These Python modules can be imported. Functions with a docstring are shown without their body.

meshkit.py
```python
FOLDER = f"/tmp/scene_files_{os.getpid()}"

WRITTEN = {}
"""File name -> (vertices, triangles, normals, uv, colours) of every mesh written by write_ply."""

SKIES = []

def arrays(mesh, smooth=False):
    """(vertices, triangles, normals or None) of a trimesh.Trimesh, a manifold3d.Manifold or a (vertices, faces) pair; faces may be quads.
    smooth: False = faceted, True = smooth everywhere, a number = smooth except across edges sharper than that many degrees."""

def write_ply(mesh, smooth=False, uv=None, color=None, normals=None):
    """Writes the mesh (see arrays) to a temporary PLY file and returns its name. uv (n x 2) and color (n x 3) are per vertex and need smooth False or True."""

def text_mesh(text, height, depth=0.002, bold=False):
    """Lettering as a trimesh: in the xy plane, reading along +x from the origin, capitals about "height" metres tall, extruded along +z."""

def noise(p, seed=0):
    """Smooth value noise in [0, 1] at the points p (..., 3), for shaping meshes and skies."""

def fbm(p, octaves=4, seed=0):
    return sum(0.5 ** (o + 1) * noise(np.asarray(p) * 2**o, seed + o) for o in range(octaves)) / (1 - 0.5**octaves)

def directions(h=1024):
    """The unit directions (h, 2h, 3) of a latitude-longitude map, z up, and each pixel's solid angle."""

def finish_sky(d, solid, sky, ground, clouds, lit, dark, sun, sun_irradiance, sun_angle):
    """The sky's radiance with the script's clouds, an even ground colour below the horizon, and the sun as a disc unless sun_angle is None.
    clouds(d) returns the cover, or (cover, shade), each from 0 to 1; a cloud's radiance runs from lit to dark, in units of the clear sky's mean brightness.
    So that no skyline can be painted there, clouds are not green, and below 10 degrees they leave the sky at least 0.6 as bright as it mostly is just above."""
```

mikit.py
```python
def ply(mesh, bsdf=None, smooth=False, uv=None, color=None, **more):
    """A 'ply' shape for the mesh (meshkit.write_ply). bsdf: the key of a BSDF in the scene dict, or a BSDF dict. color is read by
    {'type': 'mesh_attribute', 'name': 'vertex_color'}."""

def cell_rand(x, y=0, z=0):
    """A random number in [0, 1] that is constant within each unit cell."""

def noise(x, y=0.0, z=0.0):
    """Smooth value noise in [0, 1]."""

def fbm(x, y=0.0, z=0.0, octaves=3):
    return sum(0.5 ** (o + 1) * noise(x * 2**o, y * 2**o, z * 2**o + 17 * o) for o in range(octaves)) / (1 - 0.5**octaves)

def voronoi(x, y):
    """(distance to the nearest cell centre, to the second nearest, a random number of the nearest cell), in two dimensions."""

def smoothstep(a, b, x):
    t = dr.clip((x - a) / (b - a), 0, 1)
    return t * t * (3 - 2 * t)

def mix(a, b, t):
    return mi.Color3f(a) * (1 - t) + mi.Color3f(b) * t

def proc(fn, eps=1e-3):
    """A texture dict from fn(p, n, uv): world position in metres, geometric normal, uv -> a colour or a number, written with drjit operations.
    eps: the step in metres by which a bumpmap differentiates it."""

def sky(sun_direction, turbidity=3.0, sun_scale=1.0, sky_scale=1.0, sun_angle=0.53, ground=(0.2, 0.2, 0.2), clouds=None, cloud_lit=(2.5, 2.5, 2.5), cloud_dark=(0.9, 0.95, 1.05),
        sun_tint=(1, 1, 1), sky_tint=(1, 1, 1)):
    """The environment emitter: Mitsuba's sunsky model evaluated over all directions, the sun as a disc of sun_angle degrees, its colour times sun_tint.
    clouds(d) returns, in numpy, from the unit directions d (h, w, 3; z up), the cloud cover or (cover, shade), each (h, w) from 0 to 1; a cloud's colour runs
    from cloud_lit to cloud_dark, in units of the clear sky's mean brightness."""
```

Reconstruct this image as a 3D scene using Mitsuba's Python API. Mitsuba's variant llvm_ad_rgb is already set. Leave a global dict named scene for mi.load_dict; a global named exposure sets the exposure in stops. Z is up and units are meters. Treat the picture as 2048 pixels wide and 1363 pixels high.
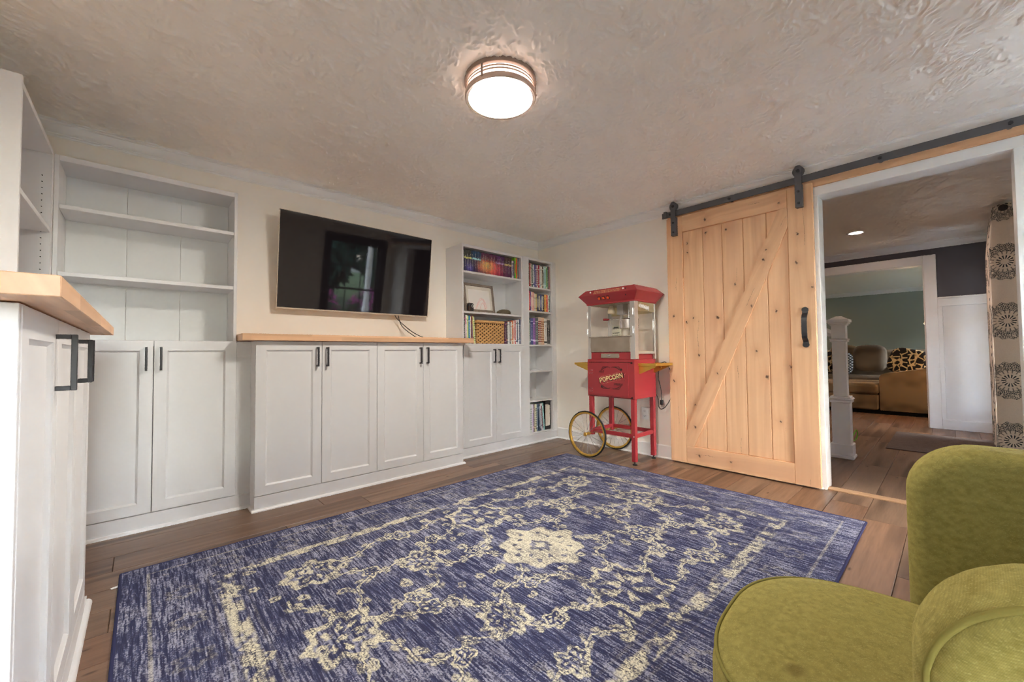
import math, random
import numpy as np, trimesh, drjit as dr
import mitsuba as mi
import mikit, meshkit
from mikit import noise, fbm, voronoi, cell_rand, smoothstep, mix, proc
import manifold3d as m3
from shapely.geometry import Polygon
random.seed(7); RS = np.random.RandomState(7)
T = mi.ScalarTransform4f
scene, labels = {}, {}
exposure = 0.0


def lin(r, g, b):
    f = lambda c: c / 12.92 if c <= 0.04045 else ((c + 0.055) / 1.055) ** 2.4
    return [f(r / 255), f(g / 255), f(b / 255)]


# ------------------------------------------------------------------ camera, sky, exposure
CAM = np.array([-3.5682, -3.4119, 0.9815])
_y, _p, _r = np.radians([47.541, 1.7237, -0.5587])
_f = np.array([math.cos(_y) * math.cos(_p), math.sin(_y) * math.cos(_p), math.sin(_p)])
_rt = np.array([math.sin(_y), -math.cos(_y), 0.0]); _up = np.cross(_rt, _f)
_up2 = -_rt * math.sin(_r) + _up * math.cos(_r)
scene['camera'] = {'type': 'perspective', 'fov': 2 * math.degrees(math.atan(1024 / 806.285)), 'fov_axis': 'x', 'near_clip': 0.02, 'far_clip': 200.0,
                   'to_world': T().look_at(origin=CAM.tolist(), target=(CAM + _f).tolist(), up=_up2.tolist())}
SKY_SCALE = 20.0
scene['sky'] = mikit.sky([-0.2, -0.8, 0.75], turbidity=5.0, sun_scale=0.0, sky_scale=SKY_SCALE, ground=(0.22, 0.21, 0.17), sky_tint=(1.02, 1.0, 0.99))
exposure = 2.95
LAMP = [24.0, 22.5, 20.2]          # ceiling lamp lens radiance
CAN = [60.0, 40.0, 31.0]          # recessed lights of the hall
TABLE_LAMP = [2.4, 1.85, 1.3]      # lamp shade in the far living room
H = 2.322


# ------------------------------------------------------------------ mesh helpers
def cat(ms):
    return trimesh.util.concatenate([m for m in ms if m is not None])


def mesh(v, f):
    v = np.asarray(v, float); f = np.asarray(f, int)
    if f.shape[1] == 4:
        f = np.vstack([f[:, [0, 1, 2]], f[:, [0, 2, 3]]])
    return trimesh.Trimesh(v, f, process=False)


def box(x0, x1, y0, y1, z0, z1, b=0.0):
    lo = np.minimum([x0, y0, z0], [x1, y1, z1]); hi = np.maximum([x0, y0, z0], [x1, y1, z1])
    if b <= 0:
        return trimesh.creation.box(bounds=[lo, hi])
    b = min(b, 0.45 * (hi - lo).min())
    c, h = (lo + hi) / 2, (hi - lo) / 2
    pts = []
    for s in np.array(np.meshgrid([-1, 1], [-1, 1], [-1, 1])).reshape(3, -1).T:
        for k in range(3):
            q = h - b; q = q.copy(); q[k] = h[k]
            pts.append(c + s * q)
    return trimesh.convex.convex_hull(np.array(pts))


def rbox(x0, x1, y0, y1, z0, z1, r, seg=24):
    r = min(r, 0.49 * min(abs(x1 - x0), abs(y1 - y0), abs(z1 - z0)))
    s = m3.Manifold.sphere(r, seg)
    hull = m3.Manifold.batch_hull([s.translate([a, b, c]) for a in (x0 + r, x1 - r) for b in (y0 + r, y1 - r) for c in (z0 + r, z1 - r)])
    return man(hull)


def man(m):
    m = m.to_mesh()
    return trimesh.Trimesh(np.array(m.vert_properties[:, :3]), np.array(m.tri_verts), process=False)


def prism(pts, axis, a0, a1):
    """Profile polygon swept along an axis. axis 'x': pts are (y,z); 'y': (x,z); 'z': (x,y)."""
    m = trimesh.creation.extrude_polygon(Polygon(pts), a1 - a0, engine='earcut')
    v = m.vertices.copy(); w = v[:, 2] + a0
    if axis == 'x': V = np.c_[w, v[:, 0], v[:, 1]]
    elif axis == 'y': V = np.c_[v[:, 0], w, v[:, 1]]
    else: V = np.c_[v[:, 0], v[:, 1], w]
    f = m.faces if axis != 'y' else m.faces[:, ::-1]
    return trimesh.Trimesh(V, f, process=False)


def cyl(p, q, r, n=20):
    return trimesh.creation.cylinder(radius=r, segment=[p, q], sections=n)


def spline(pts, n=10):
    P = np.asarray(pts, float); out = []
    Q = np.vstack([2 * P[0] - P[1], P, 2 * P[-1] - P[-2]])
    for i in range(1, len(Q) - 2):
        a, b, c, d = Q[i - 1], Q[i], Q[i + 1], Q[i + 2]
        for t in np.linspace(0, 1, n, endpoint=False):
            out.append(0.5 * (2 * b + (c - a) * t + (2 * a - 5 * b + 4 * c - d) * t * t + (3 * b - a - 3 * c + d) * t ** 3))
    out.append(P[-1])
    return np.array(out)


def tube(pts, r, n=8, closed=False):
    P = np.asarray(pts, float); k = len(P)
    R = np.full(k, r) if np.isscalar(r) else np.asarray(r)
    t = np.roll(P, -1, 0) - np.roll(P, 1, 0) if closed else np.gradient(P, axis=0)
    t /= np.linalg.norm(t, axis=1, keepdims=True) + 1e-12
    u = np.cross(t[0], [0, 0, 1.0])
    if np.linalg.norm(u) < 1e-3: u = np.cross(t[0], [1.0, 0, 0])
    V = []
    a = np.arange(n) * 2 * math.pi / n
    for i in range(k):
        u = u - t[i] * (u @ t[i]); u /= np.linalg.norm(u) + 1e-12
        w = np.cross(t[i], u)
        V.append(P[i] + R[i] * (np.cos(a)[:, None] * u + np.sin(a)[:, None] * w))
    V = np.vstack(V); F = []
    for i in range(k if closed else k - 1):
        j = (i + 1) % k
        for s in range(n):
            s2 = (s + 1) % n
            F += [[i * n + s, i * n + s2, j * n + s2], [i * n + s, j * n + s2, j * n + s]]
    if not closed:
        V = np.vstack([V, P[0], P[-1]])
        for s in range(n):
            s2 = (s + 1) % n
            F += [[k * n, s2, s], [k * n + 1, (k - 1) * n + s, (k - 1) * n + s2]]
    return mesh(V, F)


def lathe(profile, c=(0, 0, 0), axis='z', n=48):
    m = trimesh.creation.revolve(np.asarray(profile, float), sections=n)
    if axis == 'x': m.apply_transform(trimesh.transformations.rotation_matrix(math.pi / 2, [0, 1, 0]))
    if axis == 'y': m.apply_transform(trimesh.transformations.rotation_matrix(-math.pi / 2, [1, 0, 0]))
    m.apply_translation(c)
    return m


def grid(P, closed_u=False):
    """Surface through a (a, b, 3) array of points."""
    a, b = P.shape[:2]; F = []
    for i in range(a if closed_u else a - 1):
        for j in range(b - 1):
            F.append([i * b + j, ((i + 1) % a) * b + j, ((i + 1) % a) * b + j + 1, i * b + j + 1])
    return mesh(P.reshape(-1, 3), F)


def move(m, loc=(0, 0, 0), rz=0, ry=0, rx=0):
    m = m.copy()
    for ang, ax in ((rx, [1, 0, 0]), (ry, [0, 1, 0]), (rz, [0, 0, 1])):
        if ang: m.apply_transform(trimesh.transformations.rotation_matrix(math.radians(ang), ax))
    m.apply_translation(loc)
    return m


def pillow(w, d, h, e=0.55, n=28):
    """Soft cushion, w x d in plan (x,y), h thick, centred."""
    a = np.linspace(-math.pi, math.pi, 2 * n, endpoint=False); b = np.linspace(-math.pi / 2, math.pi / 2, n)
    sp = lambda x, k: np.sign(x) * np.abs(x) ** k
    A, B = np.meshgrid(a, b, indexing='ij')
    P = np.stack([w / 2 * sp(np.cos(B), .35) * sp(np.cos(A), e), d / 2 * sp(np.cos(B), .35) * sp(np.sin(A), e), h / 2 * sp(np.sin(B), 1.0)], -1)
    return grid(P, closed_u=True)


# ------------------------------------------------------------------ scene entry helpers
used = set()


def number(k):
    if k not in used:
        used.add(k); return k
    i = 1
    while f'{k}_{i:03d}' in used: i += 1
    used.add(f'{k}_{i:03d}')
    return f'{k}_{i:03d}'


def thing(name, label=None, cat=None, group=None, kind=None):
    k = number(name); d = {}
    if label: d['label'] = label
    if cat: d['category'] = cat
    if group: d['group'] = group
    if kind: d['kind'] = kind
    labels[k] = d
    return k


def part(parent, name, m, bsdf, smooth=False, label=None, kind=None, **kw):
    k = number(parent + '__' + name)
    scene[k] = mikit.ply(m, bsdf, smooth=smooth, **kw)
    if label or kind: labels[k] = {**({'label': label} if label else {}), **({'kind': kind} if kind else {})}
    return k


def solid(key, m, bsdf, smooth=False, **kw):
    scene[key] = mikit.ply(m, bsdf, smooth=smooth, **kw)
    return key


def struct(name, m, bsdf, label=None, smooth=False, **kw):
    k = number(name)
    labels[k] = {'kind': 'structure', **({'label': label} if label else {})}
    if m is not None: scene[k] = mikit.ply(m, bsdf, smooth=smooth, **kw)
    return k


def flat(color, rough=0.5, spec=0.5, **kw):
    return {'type': 'twosided', 'b': {'type': 'principled', 'base_color': {'type': 'rgb', 'value': color} if isinstance(color, (list, tuple)) else color,
                                      'roughness': rough, 'specular': spec, **kw}}


def rgb(c):
    return {'type': 'rgb', 'value': c}


# ------------------------------------------------------------------ materials
def wall_fn(p, n, uv):
    return mix(lin(240, 235, 225), lin(237, 231, 220), fbm(p.x * 1.5, p.y * 1.5, p.z * 1.5))


scene['m_wall'] = flat(proc(wall_fn), 0.75, 0.25)
scene['m_white'] = flat(lin(213, 212, 212), 0.32, 0.45)         # satin cabinet lacquer
scene['m_trim'] = flat(lin(233, 233, 231), 0.4, 0.4)
scene['m_inside'] = flat(lin(218, 219, 218), 0.5, 0.3)


scene['m_ceiling'] = flat(lin(238, 234, 226), 0.30, 0.6)


def floor_fn(p, n, uv):
    u, v = uv.x, uv.y
    i = dr.floor(u / 10.0)
    r, r2 = cell_rand(i, 3), cell_rand(i, 7)
    vv = v + 0.012 * noise(u * 2.3, r * 90, 1.0) + 0.02 * noise(u * 0.7, v * 3, r * 50)
    g = fbm(u * 1.6, vv * 38, r * 60, octaves=3)
    s = fbm(u * 0.9, vv * 13, r * 30 + 5, octaves=2)
    fine = noise(u * 14, vv * 260, r * 9)
    c = mix(lin(84, 59, 44), lin(119, 87, 66), g)
    c = mix(c, mi.Color3f(lin(108, 88, 72)), r2 * 0.7)
    c = mix(c, mi.Color3f(lin(64, 46, 36)), smoothstep(0.55, 0.75, s) * 0.75)
    kn = smoothstep(0.24, 0.02, dr.sqrt(dr.square((u - i * 10 - 0.2 - 0.8 * r2) * 9) + dr.square((v - 0.03 - .12 * r) * 26))) * smoothstep(.35, .4, r)
    c = mix(c, mi.Color3f(lin(58, 40, 30)), kn * 0.85)
    c = c * (0.84 + 0.32 * r) * (0.92 + 0.16 * fine)
    return c


scene['m_floor'] = flat(proc(floor_fn), 0.38, 0.4)
scene['m_subfloor'] = flat(lin(70, 54, 42), 0.7, 0.2)

KNOTS = [(-1.86, 1.93, 1.0), (-2.02, 1.99, 1.3), (-2.18, 1.98, .9), (-1.86, 1.85, .6), (-1.73, 1.30, 1.3), (-1.84, 1.24, .9), (-1.90, 1.27, .8), (-2.10, 1.26, 1.4), (-1.94, .95, 1.0),
         (-1.72, .72, .9), (-2.09, .80, .9), (-1.90, .52, .8), (-1.90, .33, 1.1), (-2.45, 1.68, 1.0), (-2.47, 1.75, .8), (-2.36, 1.33, 1.0), (-2.38, .98, .7), (-2.45, .78, 1.3), (-2.52, 1.28, 1.2),
         (-2.67, 1.83, 1.0), (-2.66, 1.62, .9), (-2.75, 1.43, .6), (-2.56, 2.09, .9), (-2.02, 2.1, 1.2), (-1.93, .09, .8), (-2.18, .085, 1.0), (-2.60, .86, .8), (-2.53, .45, .7), (-2.24, 1.52, 1.0)]


def alder_fn(p, n, uv):
    """Knotty alder: uv.x across the board, uv.y along it, both in metres; the board's number is in the tens of uv.x."""
    i = dr.floor(uv.x / 10.0)
    a, l = uv.x - i * 10.0, uv.y
    r = cell_rand(i, 5)
    pull, dark, halo = mi.Float(0), mi.Float(0), mi.Float(0)
    wx = 0.010 * (noise(p.y * 70, p.z * 70, 2.0) - 0.5)
    for (ky, kz, s) in KNOTS:
        dy, dz = p.y - ky + wx, p.z - kz + wx
        d = dr.sqrt(dr.square(dy / (0.011 * s)) + dr.square(dz / (0.015 * s)))
        pull += dr.exp(-0.22 * d) * 0.02 * dr.select(dy > 0, 1.0, -1.0)
        halo = dr.maximum(halo, dr.exp(-0.30 * d))
        dark = dr.maximum(dark, smoothstep(1.0, 0.3, d + 0.5 * noise(p.y * 160, p.z * 160, 4.0) - .2))
    face = dr.select(p.x < -0.02, 1.0, 0.0)
    pull, dark, halo = pull * face, dark * face, halo * face
    g = fbm((a + pull) * 55, l * 1.6, r * 40, octaves=3)
    b = fbm((a + pull) * 11, l * 0.8, r * 20, octaves=2)
    c = mix(lin(212, 164, 124), lin(233, 190, 150), g)
    c = mix(c, mi.Color3f(lin(204, 156, 124)), smoothstep(0.48, 0.75, b) * 0.6)
    c = mix(c, mi.Color3f(lin(190, 136, 100)), halo * 0.55)
    c = c * (0.94 + 0.10 * r)
    crack = smoothstep(0.0010, 0.0003, dr.abs(a - 0.06 - 0.02 * noise(l * 9, i * 3.1))) * smoothstep(0.76, 0.8, noise(l * 5, r * 30))
    c = mix(c, mi.Color3f(lin(66, 44, 34)), dr.clip(dark, 0, 1) * 0.88)
    return mix(c, mi.Color3f(lin(80, 50, 36)), crack * 0.8)


scene['m_alder'] = flat(proc(alder_fn), 0.5, 0.35)


def butcher_fn(p, n, uv):
    along, across = uv.x, uv.y
    st = dr.floor(across / 0.042)
    i = dr.floor((along + 0.37 * cell_rand(st, 1) * 3) / 0.55)
    r = cell_rand(i, st, 2)
    g = fbm(along * 3, across * 70, r * 40, octaves=3)
    c = mix(lin(196, 150, 114), lin(224, 182, 144), g)
    return c * (0.86 + 0.24 * r)


scene['m_butcher'] = flat(proc(butcher_fn), 0.4, 0.4)
scene['m_black'] = flat(lin(38, 38, 42), 0.45, 0.5)
scene['m_black_steel'] = flat(lin(84, 84, 87), 0.5, 0.5, metallic=0.2)
scene['m_bronze'] = flat(lin(140, 124, 114), 0.4, 0.5, metallic=0.5)
scene['m_nickel'] = flat(lin(205, 185, 172), 0.32, 0.5, metallic=0.9)
scene['m_screen'] = flat(lin(26, 23, 27), 0.035, 0.62)
scene['m_tv_edge'] = flat(lin(190, 176, 158), 0.4, 0.5)
scene['m_dark_plastic'] = flat(lin(28, 28, 30), 0.5, 0.4)
scene['m_vertex'] = flat({'type': 'mesh_attribute', 'name': 'vertex_color'}, 0.45, 0.4)
scene['m_red'] = flat(lin(150, 44, 49), 0.34, 0.45, clearcoat=0.2)
scene['m_gold'] = flat(lin(206, 165, 76), 0.3, 0.5, metallic=0.75)
scene['m_goldpaint'] = flat(lin(232, 202, 150), 0.5, 0.4)
scene['m_blackpaint'] = flat(lin(52, 24, 24), 0.5, 0.3)
scene['m_rubber'] = flat(lin(30, 29, 28), 0.6, 0.3)
scene['m_chrome'] = {'type': 'twosided', 'b': {'type': 'roughconductor', 'material': 'Al', 'alpha': 0.12}}
scene['m_alu'] = flat(lin(205, 203, 200), 0.3, 0.5, metallic=0.7)
scene['m_dull_steel'] = flat(proc(lambda p, n, uv: mix(lin(148, 134, 118), lin(172, 160, 146), fbm(p.y * 14, p.z * 14, p.x * 9))), 0.42, 0.5, metallic=0.55)
scene['m_glass'] = {'type': 'thindielectric', 'int_ior': 1.5}
scene['m_orange_lit'] = flat(lin(235, 90, 30), 0.3, 0.5)
scene['m_sticker'] = flat(lin(240, 240, 238), 0.5, 0.3)
scene['m_ink'] = flat(lin(60, 64, 58), 0.6, 0.2)
scene['m_popyellow'] = flat(lin(208, 196, 150), 0.5, 0.3)


def streaks(s, t):
    return fbm(s * 200, t * 16, 1.0, octaves=3)


def rug_fn(p, n, uv):
    s, t = uv.x, uv.y
    wob = 0.015
    s2 = s + wob * (noise(s * 60, t * 60, 1) - 0.5) + 0.03 * (noise(s * 9, t * 9, 4) - 0.5)
    t2 = t + wob * (noise(s * 60, t * 60, 7) - 0.5) + 0.03 * (noise(s * 9, t * 9, 9) - 0.5)
    a, b = dr.abs(s2 - 1.555), dr.abs(t2 - 1.11)

    def polar(cx, cy):
        dx, dy = a - cx, b - cy
        return dr.sqrt(dx * dx + dy * dy), dr.atan2(dy, dx)

    def rosette(cx, cy, R, k):
        r, th = polar(cx, cy)
        e = R * (1 + 0.16 * dr.cos(th * k))
        ring = smoothstep(0.20, 0.08, dr.abs(r / e - 0.86))
        inner = smoothstep(0.17, 0.06, dr.abs(r / e - 0.42)) * smoothstep(-0.4, 0.3, dr.cos(th * k * 1.0 + 1.0))
        core = smoothstep(0.17, 0.10, r / e)
        return dr.maximum(ring, dr.maximum(inner, core))

    ivory = mi.Float(0)
    # central medallion, filled
    r, th = polar(0.0, 0.0)
    e = 0.205 * (1 + 0.12 * dr.cos(th * 8) + 0.07 * dr.cos(th * 4))
    med = smoothstep(1.04, 0.94, r / e)
    holes = smoothstep(0.09, 0.03, dr.abs(r / e - 0.62)) * smoothstep(0.0, 0.6, dr.cos(th * 16))
    med = med * (1 - 0.85 * dr.maximum(holes, smoothstep(0.3, 0.22, r / e) * smoothstep(.1, .16, r / e)))
    ivory = dr.maximum(ivory, med)
    for (cx, cy, R, k) in ((0.96, 0.0, 0.135, 8), (0.5, 0.29, 0.095, 8), (0.73, 0.35, 0.045, 5), (0.37, 0.43, 0.045, 5), (0.93, 0.52, 0.11, 7), (0.47, 0.60, 0.06, 6), (0.66, 0.05, 0.05, 5), (0.27, 0.2, 0.04, 5)):
        ivory = dr.maximum(ivory, rosette(cx, cy, R, k))
    # large outlined stars above and below the centre
    r, th = polar(0.0, 0.5)
    e = 0.165 * (1 + 0.10 * dr.cos(th * 8) + 0.05 * dr.cos(th * 16))
    ivory = dr.maximum(ivory, smoothstep(0.10, 0.05, dr.abs(r / e - 0.95)))
    ivory = dr.maximum(ivory, smoothstep(0.3, 0.1, dr.abs(r / e - 0.42)) * smoothstep(0.0, 0.5, dr.cos(th * 6)))

    # vines
    def vine(x0, y0, x1, y1, bow):
        dx, dy = x1 - x0, y1 - y0
        L = math.hypot(dx, dy); ux, uy = dx / L, dy / L
        q, w = (a - x0) * ux + (b - y0) * uy, (b - y0) * ux - (a - x0) * uy
        f = q / L
        c = bow * dr.sin(f * math.pi * 2)
        on = smoothstep(-0.02, 0.02, f) * smoothstep(1.02, 0.98, f)
        leaf = smoothstep(0.015, 0.006, dr.sqrt(dr.square(dr.abs(w - c) - 0.020) + dr.square((f * L * 14 - dr.floor(f * L * 14) - 0.5) / 22)))
        return dr.maximum(smoothstep(0.0085, 0.004, dr.abs(w - c)), leaf * 0.8) * on

    for args in ((0.2, 0.06, 0.45, 0.24, 0.03), (0.56, 0.32, 0.72, 0.33, 0.02), (0.75, 0.32, 0.92, 0.1, 0.03), (0.15, 0.46, 0.36, 0.43, 0.02), (0.4, 0.42, 0.5, 0.36, 0.015), (0.76, 0.38, 0.87, 0.47, 0.02),
                 (0.24, 0.22, 0.02, 0.36, 0.03), (0.47, 0.2, 0.62, 0.05, 0.03), (0.7, 0.05, 0.83, 0.0, 0.015), (0.42, 0.6, 0.16, 0.6, 0.03), (0.53, 0.6, 0.83, 0.55, 0.03), (0.97, 0.14, 1.06, 0.36, 0.02)):
        ivory = dr.maximum(ivory, vine(*args))
    # scattered florets in the field
    d1, d2, rr = voronoi(s2 * 11, t2 * 11)
    ivory = dr.maximum(ivory, smoothstep(0.30, 0.20, d1) * smoothstep(0.72, 0.76, rr) * 0.9 * (1 - 0.9 * smoothstep(0.1, 0.06, d1)))
    field = smoothstep(1.235, 1.215, a) * smoothstep(0.775, 0.755, b)
    # border
    ea, eb = 1.5465 - dr.abs(s - 1.5465), 1.0965 - dr.abs(t - 1.0965)
    e = dr.minimum(ea, eb)
    along = dr.select(ea < eb, t, s)
    band = smoothstep(0.30, 0.315, e) * smoothstep(0.375, 0.36, e) * smoothstep(0.30, 0.62, noise(along * 17, e * 40, 3.0) * 0.6 + 0.4 * noise(along * 60, e * 60, 8.0))
    guard = (smoothstep(0.008, 0.004, dr.abs(e - 0.395)) + smoothstep(0.008, 0.004, dr.abs(e - 0.285))) * 0.10
    line = smoothstep(0.008, 0.003, dr.abs(e - 0.095)) * 0.4
    q = along * 4.0
    f = q - dr.floor(q) - 0.5
    rb = dr.sqrt(dr.square(f * 0.25) + dr.square(e - 0.2))
    flor = 0.35 * smoothstep(0.014, 0.006, dr.abs(rb - 0.045 * (1 + 0.2 * dr.cos(6 * dr.atan2(e - 0.2, f * .25))))) * 0.6
    mask = dr.maximum(ivory * field, dr.maximum(band, dr.maximum(guard, dr.maximum(line, flor))))
    # wear: woven streaks run across the short side
    st = streaks(s, t)
    big = fbm(s * 4, t * 4, 2.0, octaves=2)
    grain = noise(s * 260, t * 260, 5.0)
    patch = fbm(s * 17, t * 12, 6.0)
    wear = smoothstep(0.40, 0.60, st * 0.45 + grain * 0.25 + big * 0.15 + patch * 0.25)
    base = mix(lin(46, 48, 72), lin(72, 75, 104), smoothstep(0.25, 0.75, st))
    pale = smoothstep(0.47, 0.72, st * 0.46 + patch * 0.30 + grain * 0.28) * (0.5 + 0.55 * big)
    base = mix(base, mi.Color3f(lin(160, 159, 174)), pale * 0.85)
    base = mix(base, mi.Color3f(lin(48, 46, 68)), smoothstep(0.55, 0.75, noise(s * 240, t * 50, 9.0)) * 0.55)
    iv = mix(lin(170, 163, 145), lin(210, 202, 178), grain)
    return mix(base, iv, dr.maximum(mask * (0.18 + 0.70 * wear) * (0.72 + 0.5 * grain), med * field * (0.45 + 0.5 * wear)))


scene['m_rug'] = {'type': 'bumpmap', 'arbitrary': proc(lambda p, n, uv: noise(uv.x * 320, uv.y * 320, 3.0), eps=8e-4), 'scale': 0.0015, 'bsdf': flat(proc(rug_fn), 0.9, 0.1, sheen=0.3)}
scene['m_rug_binding'] = flat(lin(44, 45, 76), 0.8, 0.2)


def green_fn(p, n, uv):
    c1 = noise((p.x + p.y + 0.3 * p.z) * 480, (p.y - p.x) * 480, p.z * 640) * 0.75 + 0.25 * noise(p.x * 900, p.y * 900, p.z * 900)
    thread = dr.sin((p.x + p.y) * 2400) * dr.sin((p.z + p.y - p.x) * 2400)
    w = fbm(p.x * 120, p.y * 120, p.z * 120, octaves=2)
    c = mix(lin(115, 106, 52), lin(146, 136, 76), w)
    c = mix(c, mi.Color3f(lin(166, 159, 106)), smoothstep(0.55, 0.85, c1) * 0.38)
    c = c * (1.0 + 0.10 * thread)
    stain = smoothstep(0.022, 0.006, dr.sqrt(dr.square(p.x + 2.772) + dr.square(p.y + 3.222)))
    return mix(c, mi.Color3f(lin(84, 66, 30)), stain * 0.5)


scene['m_green'] = {'type': 'bumpmap', 'arbitrary': proc(lambda p, n, uv: noise(p.x * 420, p.y * 420, p.z * 420), eps=6e-4), 'scale': 0.0006,
                    'bsdf': flat(proc(green_fn), 0.85, 0.15, sheen=0.3)}
scene['m_green_welt'] = flat(lin(118, 110, 56), 0.85, 0.15)
scene['m_leg_wood'] = flat(lin(60, 42, 32), 0.4, 0.4)
scene['m_wicker'] = flat(proc(lambda p, n, uv: mix(lin(176, 128, 74), lin(224, 180, 124), fbm(p.x * 60, p.y * 60, p.z * 110))), 0.55, 0.3)
scene['m_wicker_dark'] = flat(lin(70, 46, 26), 0.8, 0.2)
scene['m_grey_frame'] = flat(proc(lambda p, n, uv: mix(lin(106, 94, 84), lin(138, 126, 114), fbm(p.x * 40, p.z * 40, 1.0))), 0.5, 0.3)
scene['m_paper'] = flat(lin(232, 228, 222), 0.7, 0.2)
scene['m_mat'] = flat(lin(214, 208, 196), 0.7, 0.2)
scene['m_pink'] = flat(lin(226, 150, 142), 0.7, 0.2)
scene['m_rock'] = flat(proc(lambda p, n, uv: mix(lin(78, 70, 56), lin(126, 116, 96), fbm(p.x * 50, p.y * 50, p.z * 50))), 0.8, 0.2)
scene['m_sofa'] = flat(proc(lambda p, n, uv: mix(lin(92, 74, 52), lin(128, 106, 78), smoothstep(0.35, 0.65, fbm(p.x * 3.2, p.y * 3.2, p.z * 3.2)))), 0.8, 0.2, sheen=0.6)
scene['m_sofa_grey'] = flat(proc(lambda p, n, uv: mix(lin(88, 76, 64), lin(120, 108, 94), smoothstep(0.3, 0.7, fbm(p.x * 3, p.y * 3, p.z * 3)))), 0.8, 0.2, sheen=0.5)
scene['m_sofa_base'] = flat(lin(20, 17, 14), 0.7, 0.2)


def trellis_fn(p, n, uv):
    x, y = p.y * 11 + 0.6 * p.x, p.z * 11
    d1, d2, r = voronoi(x, y + 0.5 * (dr.floor(x) - 2 * dr.floor(dr.floor(x) / 2)))
    return mix(lin(36, 30, 28), lin(212, 184, 140), smoothstep(0.20, 0.11, d2 - d1))


scene['m_trellis'] = flat(proc(trellis_fn), 0.8, 0.2)
scene['m_bluepattern'] = flat(proc(lambda p, n, uv: mix(lin(44, 46, 52), lin(176, 180, 186), smoothstep(0.0, 0.25, dr.sin(p.y * 130) * dr.sin(p.z * 130)))), 0.8, 0.2)
scene['m_green_wall'] = flat(lin(140, 148, 138), 0.7, 0.25)
scene['m_dark_wall'] = flat(lin(84, 82, 86), 0.7, 0.25)
scene['m_hallmat'] = flat(proc(lambda p, n, uv: mix(lin(78, 70, 68), lin(104, 96, 92), noise(p.x * 220, p.y * 40, 1.0))), 0.9, 0.1)


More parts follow.
